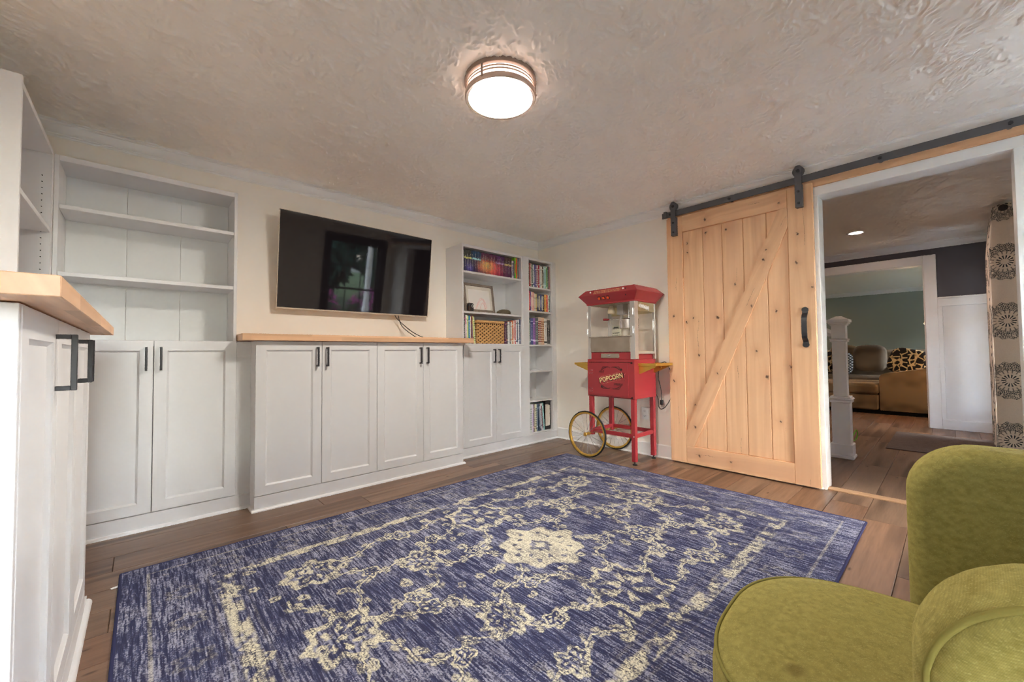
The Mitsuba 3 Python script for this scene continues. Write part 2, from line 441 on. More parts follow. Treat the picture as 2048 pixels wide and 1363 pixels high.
def curtain_fn(p, n, uv):
    u, v = uv.x, uv.y
    col = dr.floor(u / 0.30)
    vv = v + 0.27 * (col - 2 * dr.floor(col / 2))
    row = dr.floor(vv / 0.54)
    x, y = u - (col + 0.5) * 0.30, vv - (row + 0.5) * 0.54
    r, th = dr.sqrt(x * x + y * y), dr.atan2(y, x)
    petals = smoothstep(0.0, 0.25, dr.cos(th * 14)) * smoothstep(0.022, 0.026, r) * smoothstep(0.056, 0.052, r)
    rays = smoothstep(0.55, 0.8, dr.cos(th * 18)) * smoothstep(0.065, 0.07, r) * smoothstep(0.10, 0.095, r)
    d1, d2, k = voronoi(x * 85, y * 85)
    lace = smoothstep(0.16, 0.26, d2 - d1) * smoothstep(0.088, 0.094, r) * smoothstep(0.168, 0.160, r + 0.008 * dr.cos(th * 16))
    ink = dr.maximum(petals, dr.maximum(rays * 0.8, lace))
    cloth = mix(lin(226, 219, 208), lin(234, 228, 218), noise(u * 300, v * 300, 1.0))
    return mix(cloth, mi.Color3f(lin(44, 54, 60)), ink)


scene['m_curtain'] = {'type': 'twosided', 'b': {'type': 'principled', 'base_color': proc(curtain_fn), 'roughness': 0.9, 'specular': 0.1}}
scene['m_grass'] = flat(proc(lambda p, n, uv: mix(lin(50, 62, 36), lin(78, 92, 54), fbm(p.x * 3, p.y * 3, 1.0))), 0.9, 0.1)
scene['m_leaf'] = {'type': 'principledthin', 'base_color': {'type': 'rgb', 'value': lin(84, 108, 76)}, 'roughness': 0.6, 'diff_trans': 0.7}
scene['m_leaf_dark'] = {'type': 'principledthin', 'base_color': {'type': 'rgb', 'value': lin(62, 86, 66)}, 'roughness': 0.6, 'diff_trans': 0.6}
scene['m_pinkleaf'] = {'type': 'principledthin', 'base_color': {'type': 'rgb', 'value': lin(206, 92, 150)}, 'roughness': 0.6, 'diff_trans': 0.6}
scene['m_bark'] = flat(lin(84, 70, 58), 0.9, 0.1)
scene['m_deck'] = flat(lin(214, 210, 202), 0.7, 0.3)
scene['m_exterior'] = flat(lin(180, 178, 172), 0.8, 0.2)
scene['m_black_frame'] = flat(lin(22, 22, 25), 0.4, 0.4)
scene['m_vinyl'] = flat(lin(158, 124, 94), 0.5, 0.3)
scene['m_limecord'] = flat(lin(110, 200, 60), 0.5, 0.3)

# ------------------------------------------------------------------ setting
YS, XW, XF_ = -4.3, -4.2, 3.70
struct('wall_north', box(XW - .15, 0.13, 0, .15, 0, H), 'm_wall')
struct('wall_west', box(XW - .15, XW, YS - .15, 0, 0, H), 'm_wall')
# east wall with the cased opening
OY0, OY1, OZ = -2.79, -3.67, 2.09
struct('wall_east', cat([box(0, .13, OY0 + .02, 1.6, 0, H), box(0, .13, YS - .15, OY1 - .02, 0, H), box(0, .13, OY1 - .02, OY0 + .02, OZ + .02, H)]), 'm_wall')
# south wall with two tall windows
WINS = [(-1.20, -0.20), (-4.11, -3.41)]
WZ0, WZ1 = 0.30, 2.10
segs, xs = [], sorted(WINS)
cur = XW - .15
for a, b in xs:
    segs.append(box(cur, a, YS - .15, YS, 0, H)); segs.append(box(a, b, YS - .15, YS, 0, WZ0)); segs.append(box(a, b, YS - .15, YS, WZ1, H)); cur = b
segs.append(box(cur, 0.13, YS - .15, YS, 0, H))
struct('wall_south', cat(segs), 'm_wall')


def stomp_ceiling(x0, x1, y0, y1, step=.0056):
    """Hand-stomped plaster: many short curved ridges in clumps, as relief below the ceiling plane."""
    r = np.random.RandomState(11)
    nx_, ny_ = int((x1 - x0) / step), int((y1 - y0) / step)
    D = np.zeros((nx_, ny_), np.float32)
    sx, sy = (x1 - x0) / (nx_ - 1), (y1 - y0) / (ny_ - 1)
    gx, gy = np.meshgrid(np.arange(x0, x1, .098), np.arange(y0, y1, .098), indexing='ij')
    cs = np.c_[gx.ravel(), gy.ravel()] + r.uniform(-.05, .05, (gx.size, 2))
    for cx_, cy_ in cs:
        th0 = r.uniform(0, 2 * math.pi); spread = r.uniform(.12, .45)
        for _ in range(r.randint(9, 19)):
            th = th0 + r.normal(0, spread)
            L, hgt, sig, bow = r.uniform(.012, .052), r.uniform(.004, .0095), r.uniform(.0026, .0044), r.normal(0, 5.0)
            px, py = cx_ + r.normal(0, .034), cy_ + r.normal(0, .034)
            R_ = L / 2 + .010
            i0, i1 = max(int((px - R_ - x0) / sx), 0), min(int((px + R_ - x0) / sx) + 2, nx_)
            j0, j1 = max(int((py - R_ - y0) / sy), 0), min(int((py + R_ - y0) / sy) + 2, ny_)
            if i1 - i0 < 2 or j1 - j0 < 2: continue
            X = (x0 + np.arange(i0, i1) * sx - px)[:, None]; Y = (y0 + np.arange(j0, j1) * sy - py)[None, :]
            c, s_ = math.cos(th), math.sin(th)
            u = X * c + Y * s_; v = Y * c - X * s_ + bow * u * u
            k = hgt * np.exp(-.5 * (v / sig) ** 2) / (1 + np.exp((np.abs(u) - L / 2) / .0018))
            D[i0:i1, j0:j1] = np.maximum(D[i0:i1, j0:j1], k)
    X, Y = np.meshgrid(np.linspace(x0, x1, nx_), np.linspace(y0, y1, ny_), indexing='ij')
    D += .0016 * meshkit.noise(np.stack([X * 9, Y * 9, X * 0], -1))
    i, j = np.meshgrid(np.arange(nx_ - 1), np.arange(ny_ - 1), indexing='ij')
    a = (i * ny_ + j).ravel()
    F_ = np.vstack([np.c_[a, a + 1, a + ny_ + 1], np.c_[a, a + ny_ + 1, a + ny_]])
    return trimesh.Trimesh(np.stack([X, Y, H - D], -1).reshape(-1, 3), F_, process=False)


ce = struct('ceiling', box(XW - .15, 9.2, -5.2, 1.75, H + .001, H + .15), 'm_ceiling')
part(ce, 'plaster_relief', stomp_ceiling(XW, 0.0, -3.8, 0.0), 'm_ceiling', smooth=True)
part(ce, 'plaster_relief', stomp_ceiling(.13, XF_, -3.87, -1.2, .011), 'm_ceiling', smooth=True)

# floor planks
fl = struct('floor', box(XW - .15, 9.2, -5.2, 1.75, -.12, -.006), 'm_subfloor')
PW = 0.187


def plank(x0, x1, y0, y1, i):
    g, c = 0.0008, 0.0020
    x0, x1, y0, y1 = x0 + g, x1 - g, y0 + g, y1 - g
    v = [[x0, y0, -.006], [x1, y0, -.006], [x1, y1, -.006], [x0, y1, -.006], [x0, y0, -c], [x1, y0, -c], [x1, y1, -c], [x0, y1, -c],
         [x0 + c, y0 + c, 0], [x1 - c, y0 + c, 0], [x1 - c, y1 - c, 0], [x0 + c, y1 - c, 0]]
    f = []
    for k in range(2):
        for s in range(4):
            a, b = k * 4 + s, k * 4 + (s + 1) % 4
            f.append([a, b, b + 4, a + 4])
    f.append([8, 9, 10, 11])
    m = mesh(v, f)
    uv = np.c_[m.vertices[:, 0] - x0 + 10.0 * i + .01, m.vertices[:, 1] - y0]
    scene[number('floor__plank')] = mikit.ply(m, 'm_floor', uv=uv)


pi_ = 0
fixed = {0: -2.678, -1: -2.44}
for r in range(-21, 4):
    y1 = -0.413 + PW * r + PW - .187 + 0.0; y0 = y1 - PW
    L = 1.22
    off = fixed.get(r, XW + RS.rand() * L)
    for (xa, xb, ya, yb) in ((XW, 0.02, YS, 0.0), (0.07, 6.2, -3.87, 0.0)):
        if y1 <= ya or y0 >= yb: continue
        if xa > 0 and y0 > -1.6: continue
        x = off - L * math.ceil((off - xa) / L + 1)
        while x < xb:
            a, b = max(x, xa), min(x + L, xb)
            if b - a > 0.01:
                plank(a, b, max(y0, ya), min(y1, yb), pi_); pi_ += 1
            x += L
struct('trim_1', prism([(0.0, 0), (0.0, .006), (.012, .012), (.06, .012), (.075, .004), (.075, 0)], 'y', OY1, OY0), 'm_vinyl', label='light wood threshold strip in the doorway')


# crown mouldings
def crown_profile(sgn, off):
    pr = [(0, -.085), (.006, -.085), (.008, -.076), (.014, -.074), (.014, -.066), (.020, -.062), (.030, -.050), (.037, -.034), (.041, -.024), (.047, -.022), (.047, -.012), (.055, -.010), (.055, 0), (0, 0)]
    return [(off + sgn * a, H + b) for a, b in pr]


struct('trim_2', prism(crown_profile(-1, 0), 'x', XW, 0.0), 'm_trim', label='white crown moulding above the bookcases', smooth=25)
struct('trim_3', prism(crown_profile(-1, 0), 'y', YS, 0.0), 'm_trim', label='white crown moulding above the barn door', smooth=25)
struct('trim_4', prism(crown_profile(1, XW), 'y', YS, 0.0), 'm_trim', smooth=25)


def base_profile(sgn, off, h=.12, t=.014):
    return [(off, 0), (off + sgn * (t + .008), 0), (off + sgn * (t + .008), .006), (off + sgn * (t + .005), .012), (off + sgn * t, .016), (off + sgn * t, h - .008), (off + sgn * (t - .006), h), (off, h)]


struct('baseboard_east', prism(base_profile(-1, 0), 'y', OY0 + .02, -.30), 'm_trim')
struct('baseboard_south', prism(base_profile(1, YS), 'x', XW, 0), 'm_trim')
# door casing and jamb
ct = 0.015
struct('trim_5', cat([box(-ct, 0, OY0, OY0 + .09, 0, OZ, .002), box(-ct, 0, OY1 - .09, OY1, 0, OZ, .002), box(-ct, 0, OY1 - .09, OY0 + .09, OZ, OZ + .065, .002)]), 'm_trim', label='white casing around the wide doorway')
struct('trim_6', cat([box(-.004, .134, OY0, OY0 + .02, 0.002, OZ, .001), box(-.004, .134, OY1 - .02, OY1, 0.002, OZ, .001), box(-.004, .134, OY1 - .02, OY0 + .02, OZ, OZ + .02, .001)]), 'm_trim', label='white jamb lining of the wide doorway')

# windows in the south wall
for w, (a, b) in enumerate(WINS):
    k = struct(f'window_{w + 1}', None, None, label='black framed double hung window')
    y = YS - .06; t = .05
    fr = [box(a, a + t, y - .05, YS + .01, WZ0, WZ1, .003), box(b - t, b, y - .05, YS + .01, WZ0, WZ1, .003), box(a + t, b - t, y - .05, YS + .01, WZ0, WZ0 + t, .003), box(a + t, b - t, y - .05, YS + .01, WZ1 - t, WZ1, .003)]
    part(k, 'frame', cat(fr), 'm_black_frame')
    zm = (WZ0 + WZ1) / 2 - .02
    for (z0, z1, yy) in ((zm, WZ1 - t, y - .01), (WZ0 + t, zm + .04, y + .02)):
        s = .035
        sash = [box(a + t, a + t + s, yy - .012, yy + .012, z0, z1, .002), box(b - t - s, b - t, yy - .012, yy + .012, z0, z1, .002), box(a + t, b - t, yy - .012, yy + .012, z0, z0 + s, .002), box(a + t, b - t, yy - .012, yy + .012, z1 - s, z1, .002)]
        part(k, 'sash', cat(sash), 'm_black_frame')
        xs_ = np.linspace(a + t + s, b - t - s, 4); zs_ = np.linspace(z0 + s, z1 - s, 3)
        for xm in xs_[1:-1]: part(k, 'glazing_bar', box(xm - .008, xm + .008, yy - .008, yy + .008, z0 + s, z1 - s, .002), 'm_black_frame')
        part(k, 'glazing_bar', box(a + t + s, b - t - s, yy - .0075, yy + .0075, zs_[1] - .008, zs_[1] + .008, .002), 'm_black_frame')
        part(k, 'pane', mesh([[a + t, yy, z0], [b - t, yy, z0], [b - t, yy, z1], [a + t, yy, z1]], [[0, 1, 2, 3]]), 'm_glass')
    c = .07
    part(k, 'casing', cat([box(a - c, a, YS, YS + .016, WZ0 - c, WZ1 + c, .003), box(b, b + c, YS, YS + .016, WZ0 - c, WZ1 + c, .003), box(a, b, YS, YS + .016, WZ1, WZ1 + c, .003), box(a - c, b + c, YS, YS + .04, WZ0 - c, WZ0, .003)]), 'm_black_frame')

# ------------------------------------------------------------------ hall and far living room shell
XF = 3.70
YH = -3.87
# hall front wall, with a glazed entry door and a sidelight
struct('wall_hall_south', cat([box(.13, 1.0, YH - .15, YH, 0, H), box(1.0, 3.2, YH - .15, YH, 2.12, H), box(3.2, XF + .12, YH - .15, YH, 0, H)]), 'm_dark_wall')
struct('wall_hall_north', box(.13, 9.0, 1.6, 1.75, 0, H), 'm_wall')
# far wall with the wide cased opening
FY = -3.19
struct('wall_hall_far', cat([box(XF, XF + .12, YH, FY, 0, H), box(XF, XF + .12, FY, -.9, 2.06, H), box(XF, XF + .12, -.9, 1.6, 0, H)]), 'm_dark_wall')
struct('trim_7', cat([box(XF - .02, XF, FY - .11, FY, 0, 2.16, .003), box(XF - .02, XF, FY, -.80, 2.05, 2.16, .003), box(XF - .02, XF, -.9, -.80, 0, 2.05, .003)]), 'm_trim', label='wide white casing of the far opening')
struct('trim_8', cat([box(XF, XF + .12, FY - .002, FY + .012, 0.0, 2.05), box(XF, XF + .12, FY, -.9, 2.045, 2.062)]), 'm_trim')
ws = struct('wall_hall_wainscot', None, None, label='white board and batten wainscot below the dark painted wall')
part(ws, 'backing', box(XF - .006, XF, YH, FY - .11, 0, 1.62), 'm_trim')
part(ws, 'top_rail', cat([box(XF - .02, XF - .006, YH, FY - .11, 1.505, 1.615, .003), box(XF - .035, XF - .006, YH, FY - .11, 1.60, 1.62, .004)]), 'm_trim')
part(ws, 'stile', box(XF - .02, XF - .006, FY - .15, FY - .11, .115, 1.505, .003), 'm_trim')
part(ws, 'base_rail', box(XF - .022, XF - .006, YH, FY - .11, 0, .115, .003), 'm_trim')
struct('trim_9', prism(crown_profile(-1, XF), 'y', YH, 1.6), 'm_trim', smooth=25)
struct('trim_10', prism(crown_profile(1, YH), 'x', .13, XF), 'm_trim', smooth=25)
struct('wall_living_east', box(8.75, 8.9, -5.0, 1.6, 0, H), 'm_green_wall')
struct('wall_living_south', cat([box(XF + .12, 5.2, -5.15, -5.0, 0, H), box(5.2, 8.0, -5.15, -5.0, 0, .5), box(5.2, 8.0, -5.15, -5.0, 2.1, H), box(8.0, 8.9, -5.15, -5.0, 0, H)]), 'm_green_wall')
wk_ = struct('window_3', None, None, label='wide window of the far living room')
part(wk_, 'frame', cat([box(5.2, 5.26, -5.12, -5.04, .5, 2.1, .003), box(7.94, 8.0, -5.12, -5.04, .5, 2.1, .003), box(5.26, 7.94, -5.12, -5.04, .5, .56, .003), box(5.26, 7.94, -5.12, -5.04, 2.04, 2.1, .003), box(6.57, 6.63, -5.12, -5.04, .56, 2.04, .003)]), 'm_trim')
part(wk_, 'pane', mesh([[5.23, -5.08, .53], [7.97, -5.08, .53], [7.97, -5.08, 2.07], [5.23, -5.08, 2.07]], [[0, 1, 2, 3]]), 'm_glass')
struct('wall_living_west', box(XF + .11, XF + .13, -5.0, FY - .003, 0, H), 'm_green_wall')
struct('trim_11', prism(crown_profile(-1, 8.75), 'y', -5.0, 1.6), 'm_trim', smooth=25)
# entry doors with glass
dk = struct('door_1', None, None, label='white glazed entry door behind the curtain')
for (a, b) in ((1.05, 1.95), (2.05, 3.15)):
    part(dk, 'leaf', cat([box(a, a + .11, YH - .06, YH - .02, .01, 2.08, .003), box(b - .11, b, YH - .06, YH - .02, .01, 2.08, .003), box(a + .11, b - .11, YH - .06, YH - .02, .01, .3, .003), box(a + .11, b - .11, YH - .06, YH - .02, 1.97, 2.08, .003),
                          box(a + .11, b - .11, YH - .055, YH - .025, 1.44, 1.5, .003)]), 'm_trim')
    if a < 1.5:
        part(dk, 'panel', box(a + .1, b - .1, YH - .048, YH - .032, .29, 1.98), 'm_trim'); continue
    part(dk, 'pane', mesh([[a + .1, YH - .04, .29], [b - .1, YH - .04, .29], [b - .1, YH - .04, 1.98], [a + .1, YH - .04, 1.98]], [[0, 1, 2, 3]]), 'm_glass')
part(dk, 'door_frame', cat([box(1.0, 1.05, YH - .12, YH + .012, 0, 2.12, .003), box(1.95, 2.05, YH - .12, YH + .012, 0, 2.12, .003), box(3.15, 3.2, YH - .12, YH + .012, 0, 2.12, .003), box(1.05, 3.15, YH - .12, YH + .012, 2.08, 2.12, .003),
                           box(.91, 1.0, YH, YH + .018, 0, 2.21, .003), box(3.2, 3.29, YH, YH + .018, 0, 2.21, .003), box(1.0, 3.2, YH, YH + .018, 2.12, 2.21, .003)]), 'm_trim')
part(dk, 'handle', cat([cyl([1.86, YH - .02, 1.0], [1.86, YH + .035, 1.0], .012), cyl([1.87, YH + .035, 1.0], [1.75, YH + .035, 1.0], .010)]), 'm_nickel', smooth=30)


# ------------------------------------------------------------------ cabinets
def door_mesh(w, h, st=.058, rec=.010, bev=.010, th=.018):
    """Frame and panel door, width along +x from 0, height along +z from 0, front at y=0 facing -y."""
    c = .0015
    loops = [(0, th), (0, c), (c, 0), (st, 0), (st + .002, .003), (st + bev, rec)]
    V = []
    for ins, y in loops:
        V += [[ins, y, ins], [w - ins, y, ins], [w - ins, y, h - ins], [ins, y, h - ins]]
    F = []
    for k in range(len(loops) - 1):
        for s in range(4):
            a, b = k * 4 + s, k * 4 + (s + 1) % 4
            F.append([a, b, b + 4, a + 4])
    n = (len(loops) - 1) * 4
    F += [[n, n + 1, n + 2, n + 3], [3, 2, 1, 0]]
    return mesh(V, F)


def pull_mesh(L=.135, pr=.036, t=.011):
    """Square bar pull, along z centred at 0, on a door front at y=0."""
    return cat([box(-t / 2, t / 2, -pr, -pr + t, -L / 2, L / 2, .001), box(-t / 2, t / 2, -pr + t, 0, -L / 2, -L / 2 + t, .0008), box(-t / 2, t / 2, -pr + t, 0, L / 2 - t, L / 2, .0008)])


class Frame:
    """Local cabinet frame: x along the front, y into the wall, front face at y=0."""
    def __init__(s, loc, rz): s.loc, s.rz = loc, rz
    def __call__(s, m): return move(m, s.loc, s.rz)


DZ0, DZ1 = .0949, 1.0745


def cab_doors(t, F, xs, handle, z0=DZ0, z1=DZ1):
    for (a, b), side in zip(xs, handle):
        d = part(t, 'door', F(move(door_mesh(b - a - .003, z1 - z0), (a + .0015, 0, z0))), 'm_white')
        if side:
            x = b - .032 if side > 0 else a + .032
            part(d, 'handle', F(move(pull_mesh(), (x, 0, z1 - .105))), 'm_black', label='black square bar handle')


def quarter_round(x0, x1):
    a = np.linspace(0, math.pi / 2, 7)
    r = .016
    return prism([(0, 0)] + [(-r * math.cos(t), r * math.sin(t)) for t in a], 'x', x0, x1)


P_ = .018
# left bookcase on the north wall
t = thing('bookcase', 'wide white bookcase with empty upper shelves and two cabinet doors, beside the television', 'bookcase')
F = Frame((-3.923, -.28, 0), 0)
W = .80
part(t, 'side_panel', F(box(0, P_, 0, .275, .0, 2.045, .0012)), 'm_white')
part(t, 'side_panel', F(box(W - P_, W, 0, .275, .0, 2.045, .0012)), 'm_white')
part(t, 'top_panel', F(box(P_, W - P_, .001, .262, 2.045 - .03, 2.044, .0012)), 'm_white')
for z in (1.786, 1.4315): part(t, 'shelf', F(box(P_ + .001, W - P_ - .001, .004, .262, z - .022, z, .0012)), 'm_white')
part(t, 'shelf', F(box(P_, W - P_, .02, .262, 1.05, 1.076, .0012)), 'm_white')
for k in range(3):
    xa = P_ + k * (W - 2 * P_) / 3; xb = P_ + (k + 1) * (W - 2 * P_) / 3
    part(t, 'back_board', F(box(xa + .0006, xb - .0006, .262, .270, .06, 2.04, .0006)), 'm_inside')
cab_doors(t, Frame((-3.923, -.298, 0), 0), [(0, .4), (.4, .8)], [1, -1])
part(t, 'base_board', cat([box(-3.923, -3.042, -.298, -.27, 0, DZ0 - .004, .001), move(quarter_round(-3.923, -3.056), (0, -.298, 0))]), 'm_white')
part(t, 'filler_strip', box(-3.123, -3.043, -.29, -.272, DZ0 - .004, 1.0745, .001), 'm_white')
# pin holes and shelf pins in the corner unit come with that unit

# middle base cabinets
for i, x0 in enumerate((-3.0434, -2.2434)):
    t = thing('base_cabinet', ('white two-door base cabinet under the wood ledge, nearest the empty bookcase' if i == 0 else 'white two-door base cabinet under the wood ledge, nearest the books'), 'cabinet', 'base cabinets under the television')
    part(t, 'body', box(x0 + (.0 if i == 0 else .0008), x0 + .8 - (.0 if i else .0008), -.412, -.002, .0, 1.0765, .0012), 'm_white')
    cab_doors(t, Frame((x0, -.4309, 0), 0), [(0, .4), (.4, .8)], [1, -1])
    xa, xb = x0 - (.0 if i else .0), x0 + .8
    qr = [move(quarter_round(xa - (.016 if i == 0 else 0), xb + (.016 if i else 0)), (0, -.4309, 0))]
    if i == 0: qr.append(prism([(xa, 0)] + [(xa - .016 * math.cos(a), .016 * math.sin(a)) for a in np.linspace(0, math.pi / 2, 7)], 'y', -.431, -.314))
    else: qr.append(prism([(xb, 0)] + [(xb + .016 * math.cos(a), .016 * math.sin(a)) for a in np.linspace(0, math.pi / 2, 7)][::-1], 'y', -.431, -.314))
    part(t, 'base_board', cat([box(xa, xb, -.4309, -.4125, 0, DZ0 - .004, .001)] + qr), 'm_white')


def butcher(x0, x1, y0, y1, z0, z1, along='x'):
    m = box(x0, x1, y0, y1, z0, z1, .0015)
    m = trimesh.graph.smooth_shade(m, angle=math.radians(5), facet_minarea=None)
    v = m.vertices
    uv = np.c_[v[:, 0], v[:, 1] + v[:, 2] * .5] if along == 'x' else np.c_[v[:, 1], v[:, 0] + v[:, 2] * .5]
    return m, uv


m, uv = butcher(-3.12, -1.345, -.470, -.001, 1.0775, 1.1205, 'x')
k = thing('wood_ledge', 'long light wood ledge on the white cabinets below the television', 'countertop')
solid(k, m, 'm_butcher', uv=uv)

# right bookcase
t = thing('bookcase', 'wide white bookcase full of books with two cabinet doors, below the wall corner', 'bookcase')
F = Frame((-1.3378, -.28, 0), 0)
part(t, 'side_panel', F(box(0, P_, 0, .279, .0, 2.036, .0012)), 'm_white')
part(t, 'side_panel', F(box(W - P_, W, 0, .275, .0, 2.036, .0012)), 'm_white')
part(t, 'top_panel', F(box(P_, W - P_, .001, .262, 2.036 - .028, 2.035, .0012)), 'm_white')
for z in (1.780, 1.390): part(t, 'shelf', F(box(P_ + .001, W - P_ - .001, .004, .262, z - .020, z, .0012)), 'm_white')
part(t, 'shelf', F(box(P_, W - P_, .0, .262, 1.062, 1.078, .0012)), 'm_white')
part(t, 'back_board', F(box(P_, W - P_, .262, .270, .06, 2.03)), 'm_inside')
cab_doors(t, Frame((-1.3378, -.2985, 0), 0), [(0, .4), (.4, .8)], [1, -1], z1=1.061)
part(t, 'base_board', cat([box(-1.427, -.5378, -.2985, -.27, 0, DZ0 - .004, .001), move(quarter_round(-1.427, -.5378), (0, -.2985, 0))]), 'm_white')
part(t, 'filler_strip', box(-1.4434, -1.3385, -.29, -.272, DZ0 - .004, 1.0745, .001), 'm_white')
part(t, 'filler_strip', box(-.5375, -.4605, -.284, -.262, DZ0 - .004, 2.036, .001), 'm_white')

# narrow bookcase in the corner
t = thing('narrow_bookcase', 'tall narrow white bookcase with open shelves down to the floor in the corner', 'bookcase')
NX0, NX1 = -.46, -.062
F = Frame((NX0, -.28, 0), 0); W2 = NX1 - NX0
part(t, 'side_panel', F(box(0, P_, 0, .275, .0, 2.036, .0012)), 'm_white')
part(t, 'side_panel', F(box(W2 - P_, W2, 0, .275, .0, 2.036, .0012)), 'm_white')
part(t, 'top_panel', F(box(P_, W2 - P_, .001, .262, 2.012, 2.035, .0012)), 'm_white')
for z in (1.717, 1.450, 1.073, .784, .458, .109): part(t, 'shelf', F(box(P_ + .0005, W2 - P_ - .0005, .003, .262, z - .018, z, .0012)), 'm_white')
part(t, 'back_board', F(box(P_, W2 - P_, .262, .270, .06, 2.03)), 'm_inside')
part(t, 'filler_strip', box(-.0615, -.001, -.284, -.262, .0, 2.036, .001), 'm_white')
part(t, 'base_board', cat([box(-.5375, -.0235, -.2985, -.281, 0, DZ0 - .004, .001), move(quarter_round(-.5375, -.023), (0, -.2985, 0))]), 'm_white')

# left wall: base cabinet, thick counter and the open unit above
t = thing('base_cabinet', 'white cabinet with three doors along the left wall under the thick wood counter', 'cabinet')
LX, LY0 = -3.722, -2.335
part(t, 'body', box(XW + .002, LX - .019, -2.333, -1.136, .0, 1.0755, .0012), 'm_white')
part(t, 'end_panel', box(-3.795, LX - .001, -2.352, -2.335, 0, 1.0745, .0012), 'm_white')
cab_doors(t, Frame((LX, LY0, 0), 90), [(0, .4), (.4, .8), (.8, 1.2)], [1, 1, -1])
qy = Frame((LX, LY0, 0), 90)
part(t, 'base_board', cat([qy(box(0, 1.2, 0, .0185, 0, DZ0 - .004, .001)), qy(quarter_round(0, 1.29)), qy(box(1.2, 1.29, 0.0, .0185, 0, .03, .001))]), 'm_white')
m, uv = butcher(XW + .002, -3.665, -2.463, -.915, 1.0770, 1.1115, 'y')
k = thing('wood_counter', 'thick light wood counter end on the white cabinet at the left wall', 'countertop')
solid(k, m, 'm_butcher', uv=uv)
t = thing('corner_shelf_unit', 'tall white open shelf unit standing above the thick wood counter at the left wall', 'shelf unit')
UX, UY0, UY1, UZ0, UZ1 = -3.922, -1.045, -.306, 1.1118, 2.062
part(t, 'side_panel', box(XW + .002, UX, UY0 - .0, UY0 + P_, UZ0, UZ1, .0012), 'm_white')
far = part(t, 'side_panel', box(XW + .002, UX - .002, UY1 - P_, UY1, 0.0, UZ1 - .02, .0012), 'm_white')
part(t, 'top_panel', box(XW + .012, UX - .001, UY0 + P_, UY1 - P_, 2.022, 2.046, .0012), 'm_white')
part(t, 'shelf', box(XW + .012, UX - .004, UY0 + P_, UY1 - P_, 1.618, 1.640, .0012), 'm_white')
part(t, 'shelf', box(XW + .012, UX - .004, UY0 + P_, UY1 - P_, UZ0 + .001, UZ0 + .022, .0012), 'm_white')
part(t, 'back_board', box(XW + .002, XW + .012, UY0 + P_, UY1 - P_, UZ0 + .001, 2.04), 'm_inside')
holes = []
for k in range(24):
    z = 1.17 + .032 * k
    for x in (UX - .035,):
        holes.append(trimesh.creation.cylinder(radius=.0028, segment=[[x, UY1 - P_ - .0006, z], [x, UY1 - P_ + .001, z]], sections=10))
part(t, 'pin_hole', cat(holes), 'm_dark_plastic', kind='stuff', label='row of small dark shelf pin holes')
part(t, 'filler_strip', box(UX - .012, UX - .0015, -.306, -.281, UZ0, 2.03, .001), 'm_white')


# ------------------------------------------------------------------ television
t = thing('television', 'large black flat television tilted forward on the wall above the wood ledge', 'television')
TW, TH = 1.262, .722
ctr = np.array([-2.2235, -.107, 1.688]); TILT = 6.8


def tv(m): return move(m, ctr, rz=.05, rx=TILT)


part(t, 'screen', tv(box(-TW / 2 + .004, TW / 2 - .004, -.0115, -.009, -TH / 2 + .010, TH / 2 - .004)), 'm_screen')
part(t, 'bezel', tv(cat([box(-TW / 2, TW / 2, -.009, .0, -TH / 2, TH / 2, .001), box(-TW / 2, -TW / 2 + .004, -.0125, -.009, -TH / 2, TH / 2), box(TW / 2 - .004, TW / 2, -.0125, -.009, -TH / 2, TH / 2), box(-TW / 2, TW / 2, -.0125, -.009, TH / 2 - .004, TH / 2),
                        box(-TW / 2, TW / 2, -.0125, -.009, -TH / 2, -TH / 2 + .010)])), 'm_tv_edge')
part(t, 'housing', tv(cat([box(-TW / 2 + .01, TW / 2 - .01, 0.0, .022, -TH / 2 + .004, TH / 2 - .004, .004), rbox(-.5, .5, .0, .045, -TH / 2 + .01, TH / 2 - .25, .02, 12)])), 'm_tv_edge')
part(t, 'wall_bracket', cat([box(-2.42, -2.02, -.022, -.002, 1.60, 1.80, .002), box(-2.37, -2.33, -.075, -.02, 1.62, 1.78, .002), box(-2.11, -2.07, -.075, -.02, 1.62, 1.78, .002)]), 'm_black_steel')
part(t, 'indicator', tv(box(-.01, .01, -.0135, -.010, -TH / 2 - .006, -TH / 2 + .004, .001)), 'm_tv_edge')
for pts, lb in (([(-1.93, -.06, 1.36), (-1.90, -.07, 1.30), (-1.82, -.10, 1.22), (-1.77, -.16, 1.165), (-1.71, -.22, 1.126), (-1.64, -.2, 1.124)], 'black television cable, the one reaching farther along the wood ledge'),
                ([(-1.885, -.06, 1.36), (-1.875, -.065, 1.29), (-1.845, -.08, 1.22), (-1.80, -.2, 1.14), (-1.79, -.25, 1.124)], 'black television cable, the one dropping more steeply to the wood ledge')):
    k = thing('television_cable', lb, 'cable', 'television cables'); solid(k, tube(spline(pts, 8), .0034, 8), 'm_dark_plastic', smooth=True)
k = thing('television_cable', 'short loose black cable end curled on the wood ledge', 'cable', 'television cables')
solid(k, tube(spline([(-1.72, -.26, 1.1235), (-1.67, -.22, 1.1235), (-1.62, -.23, 1.128), (-1.57, -.28, 1.1235)], 8), .0034, 8), 'm_dark_plastic', smooth=True)


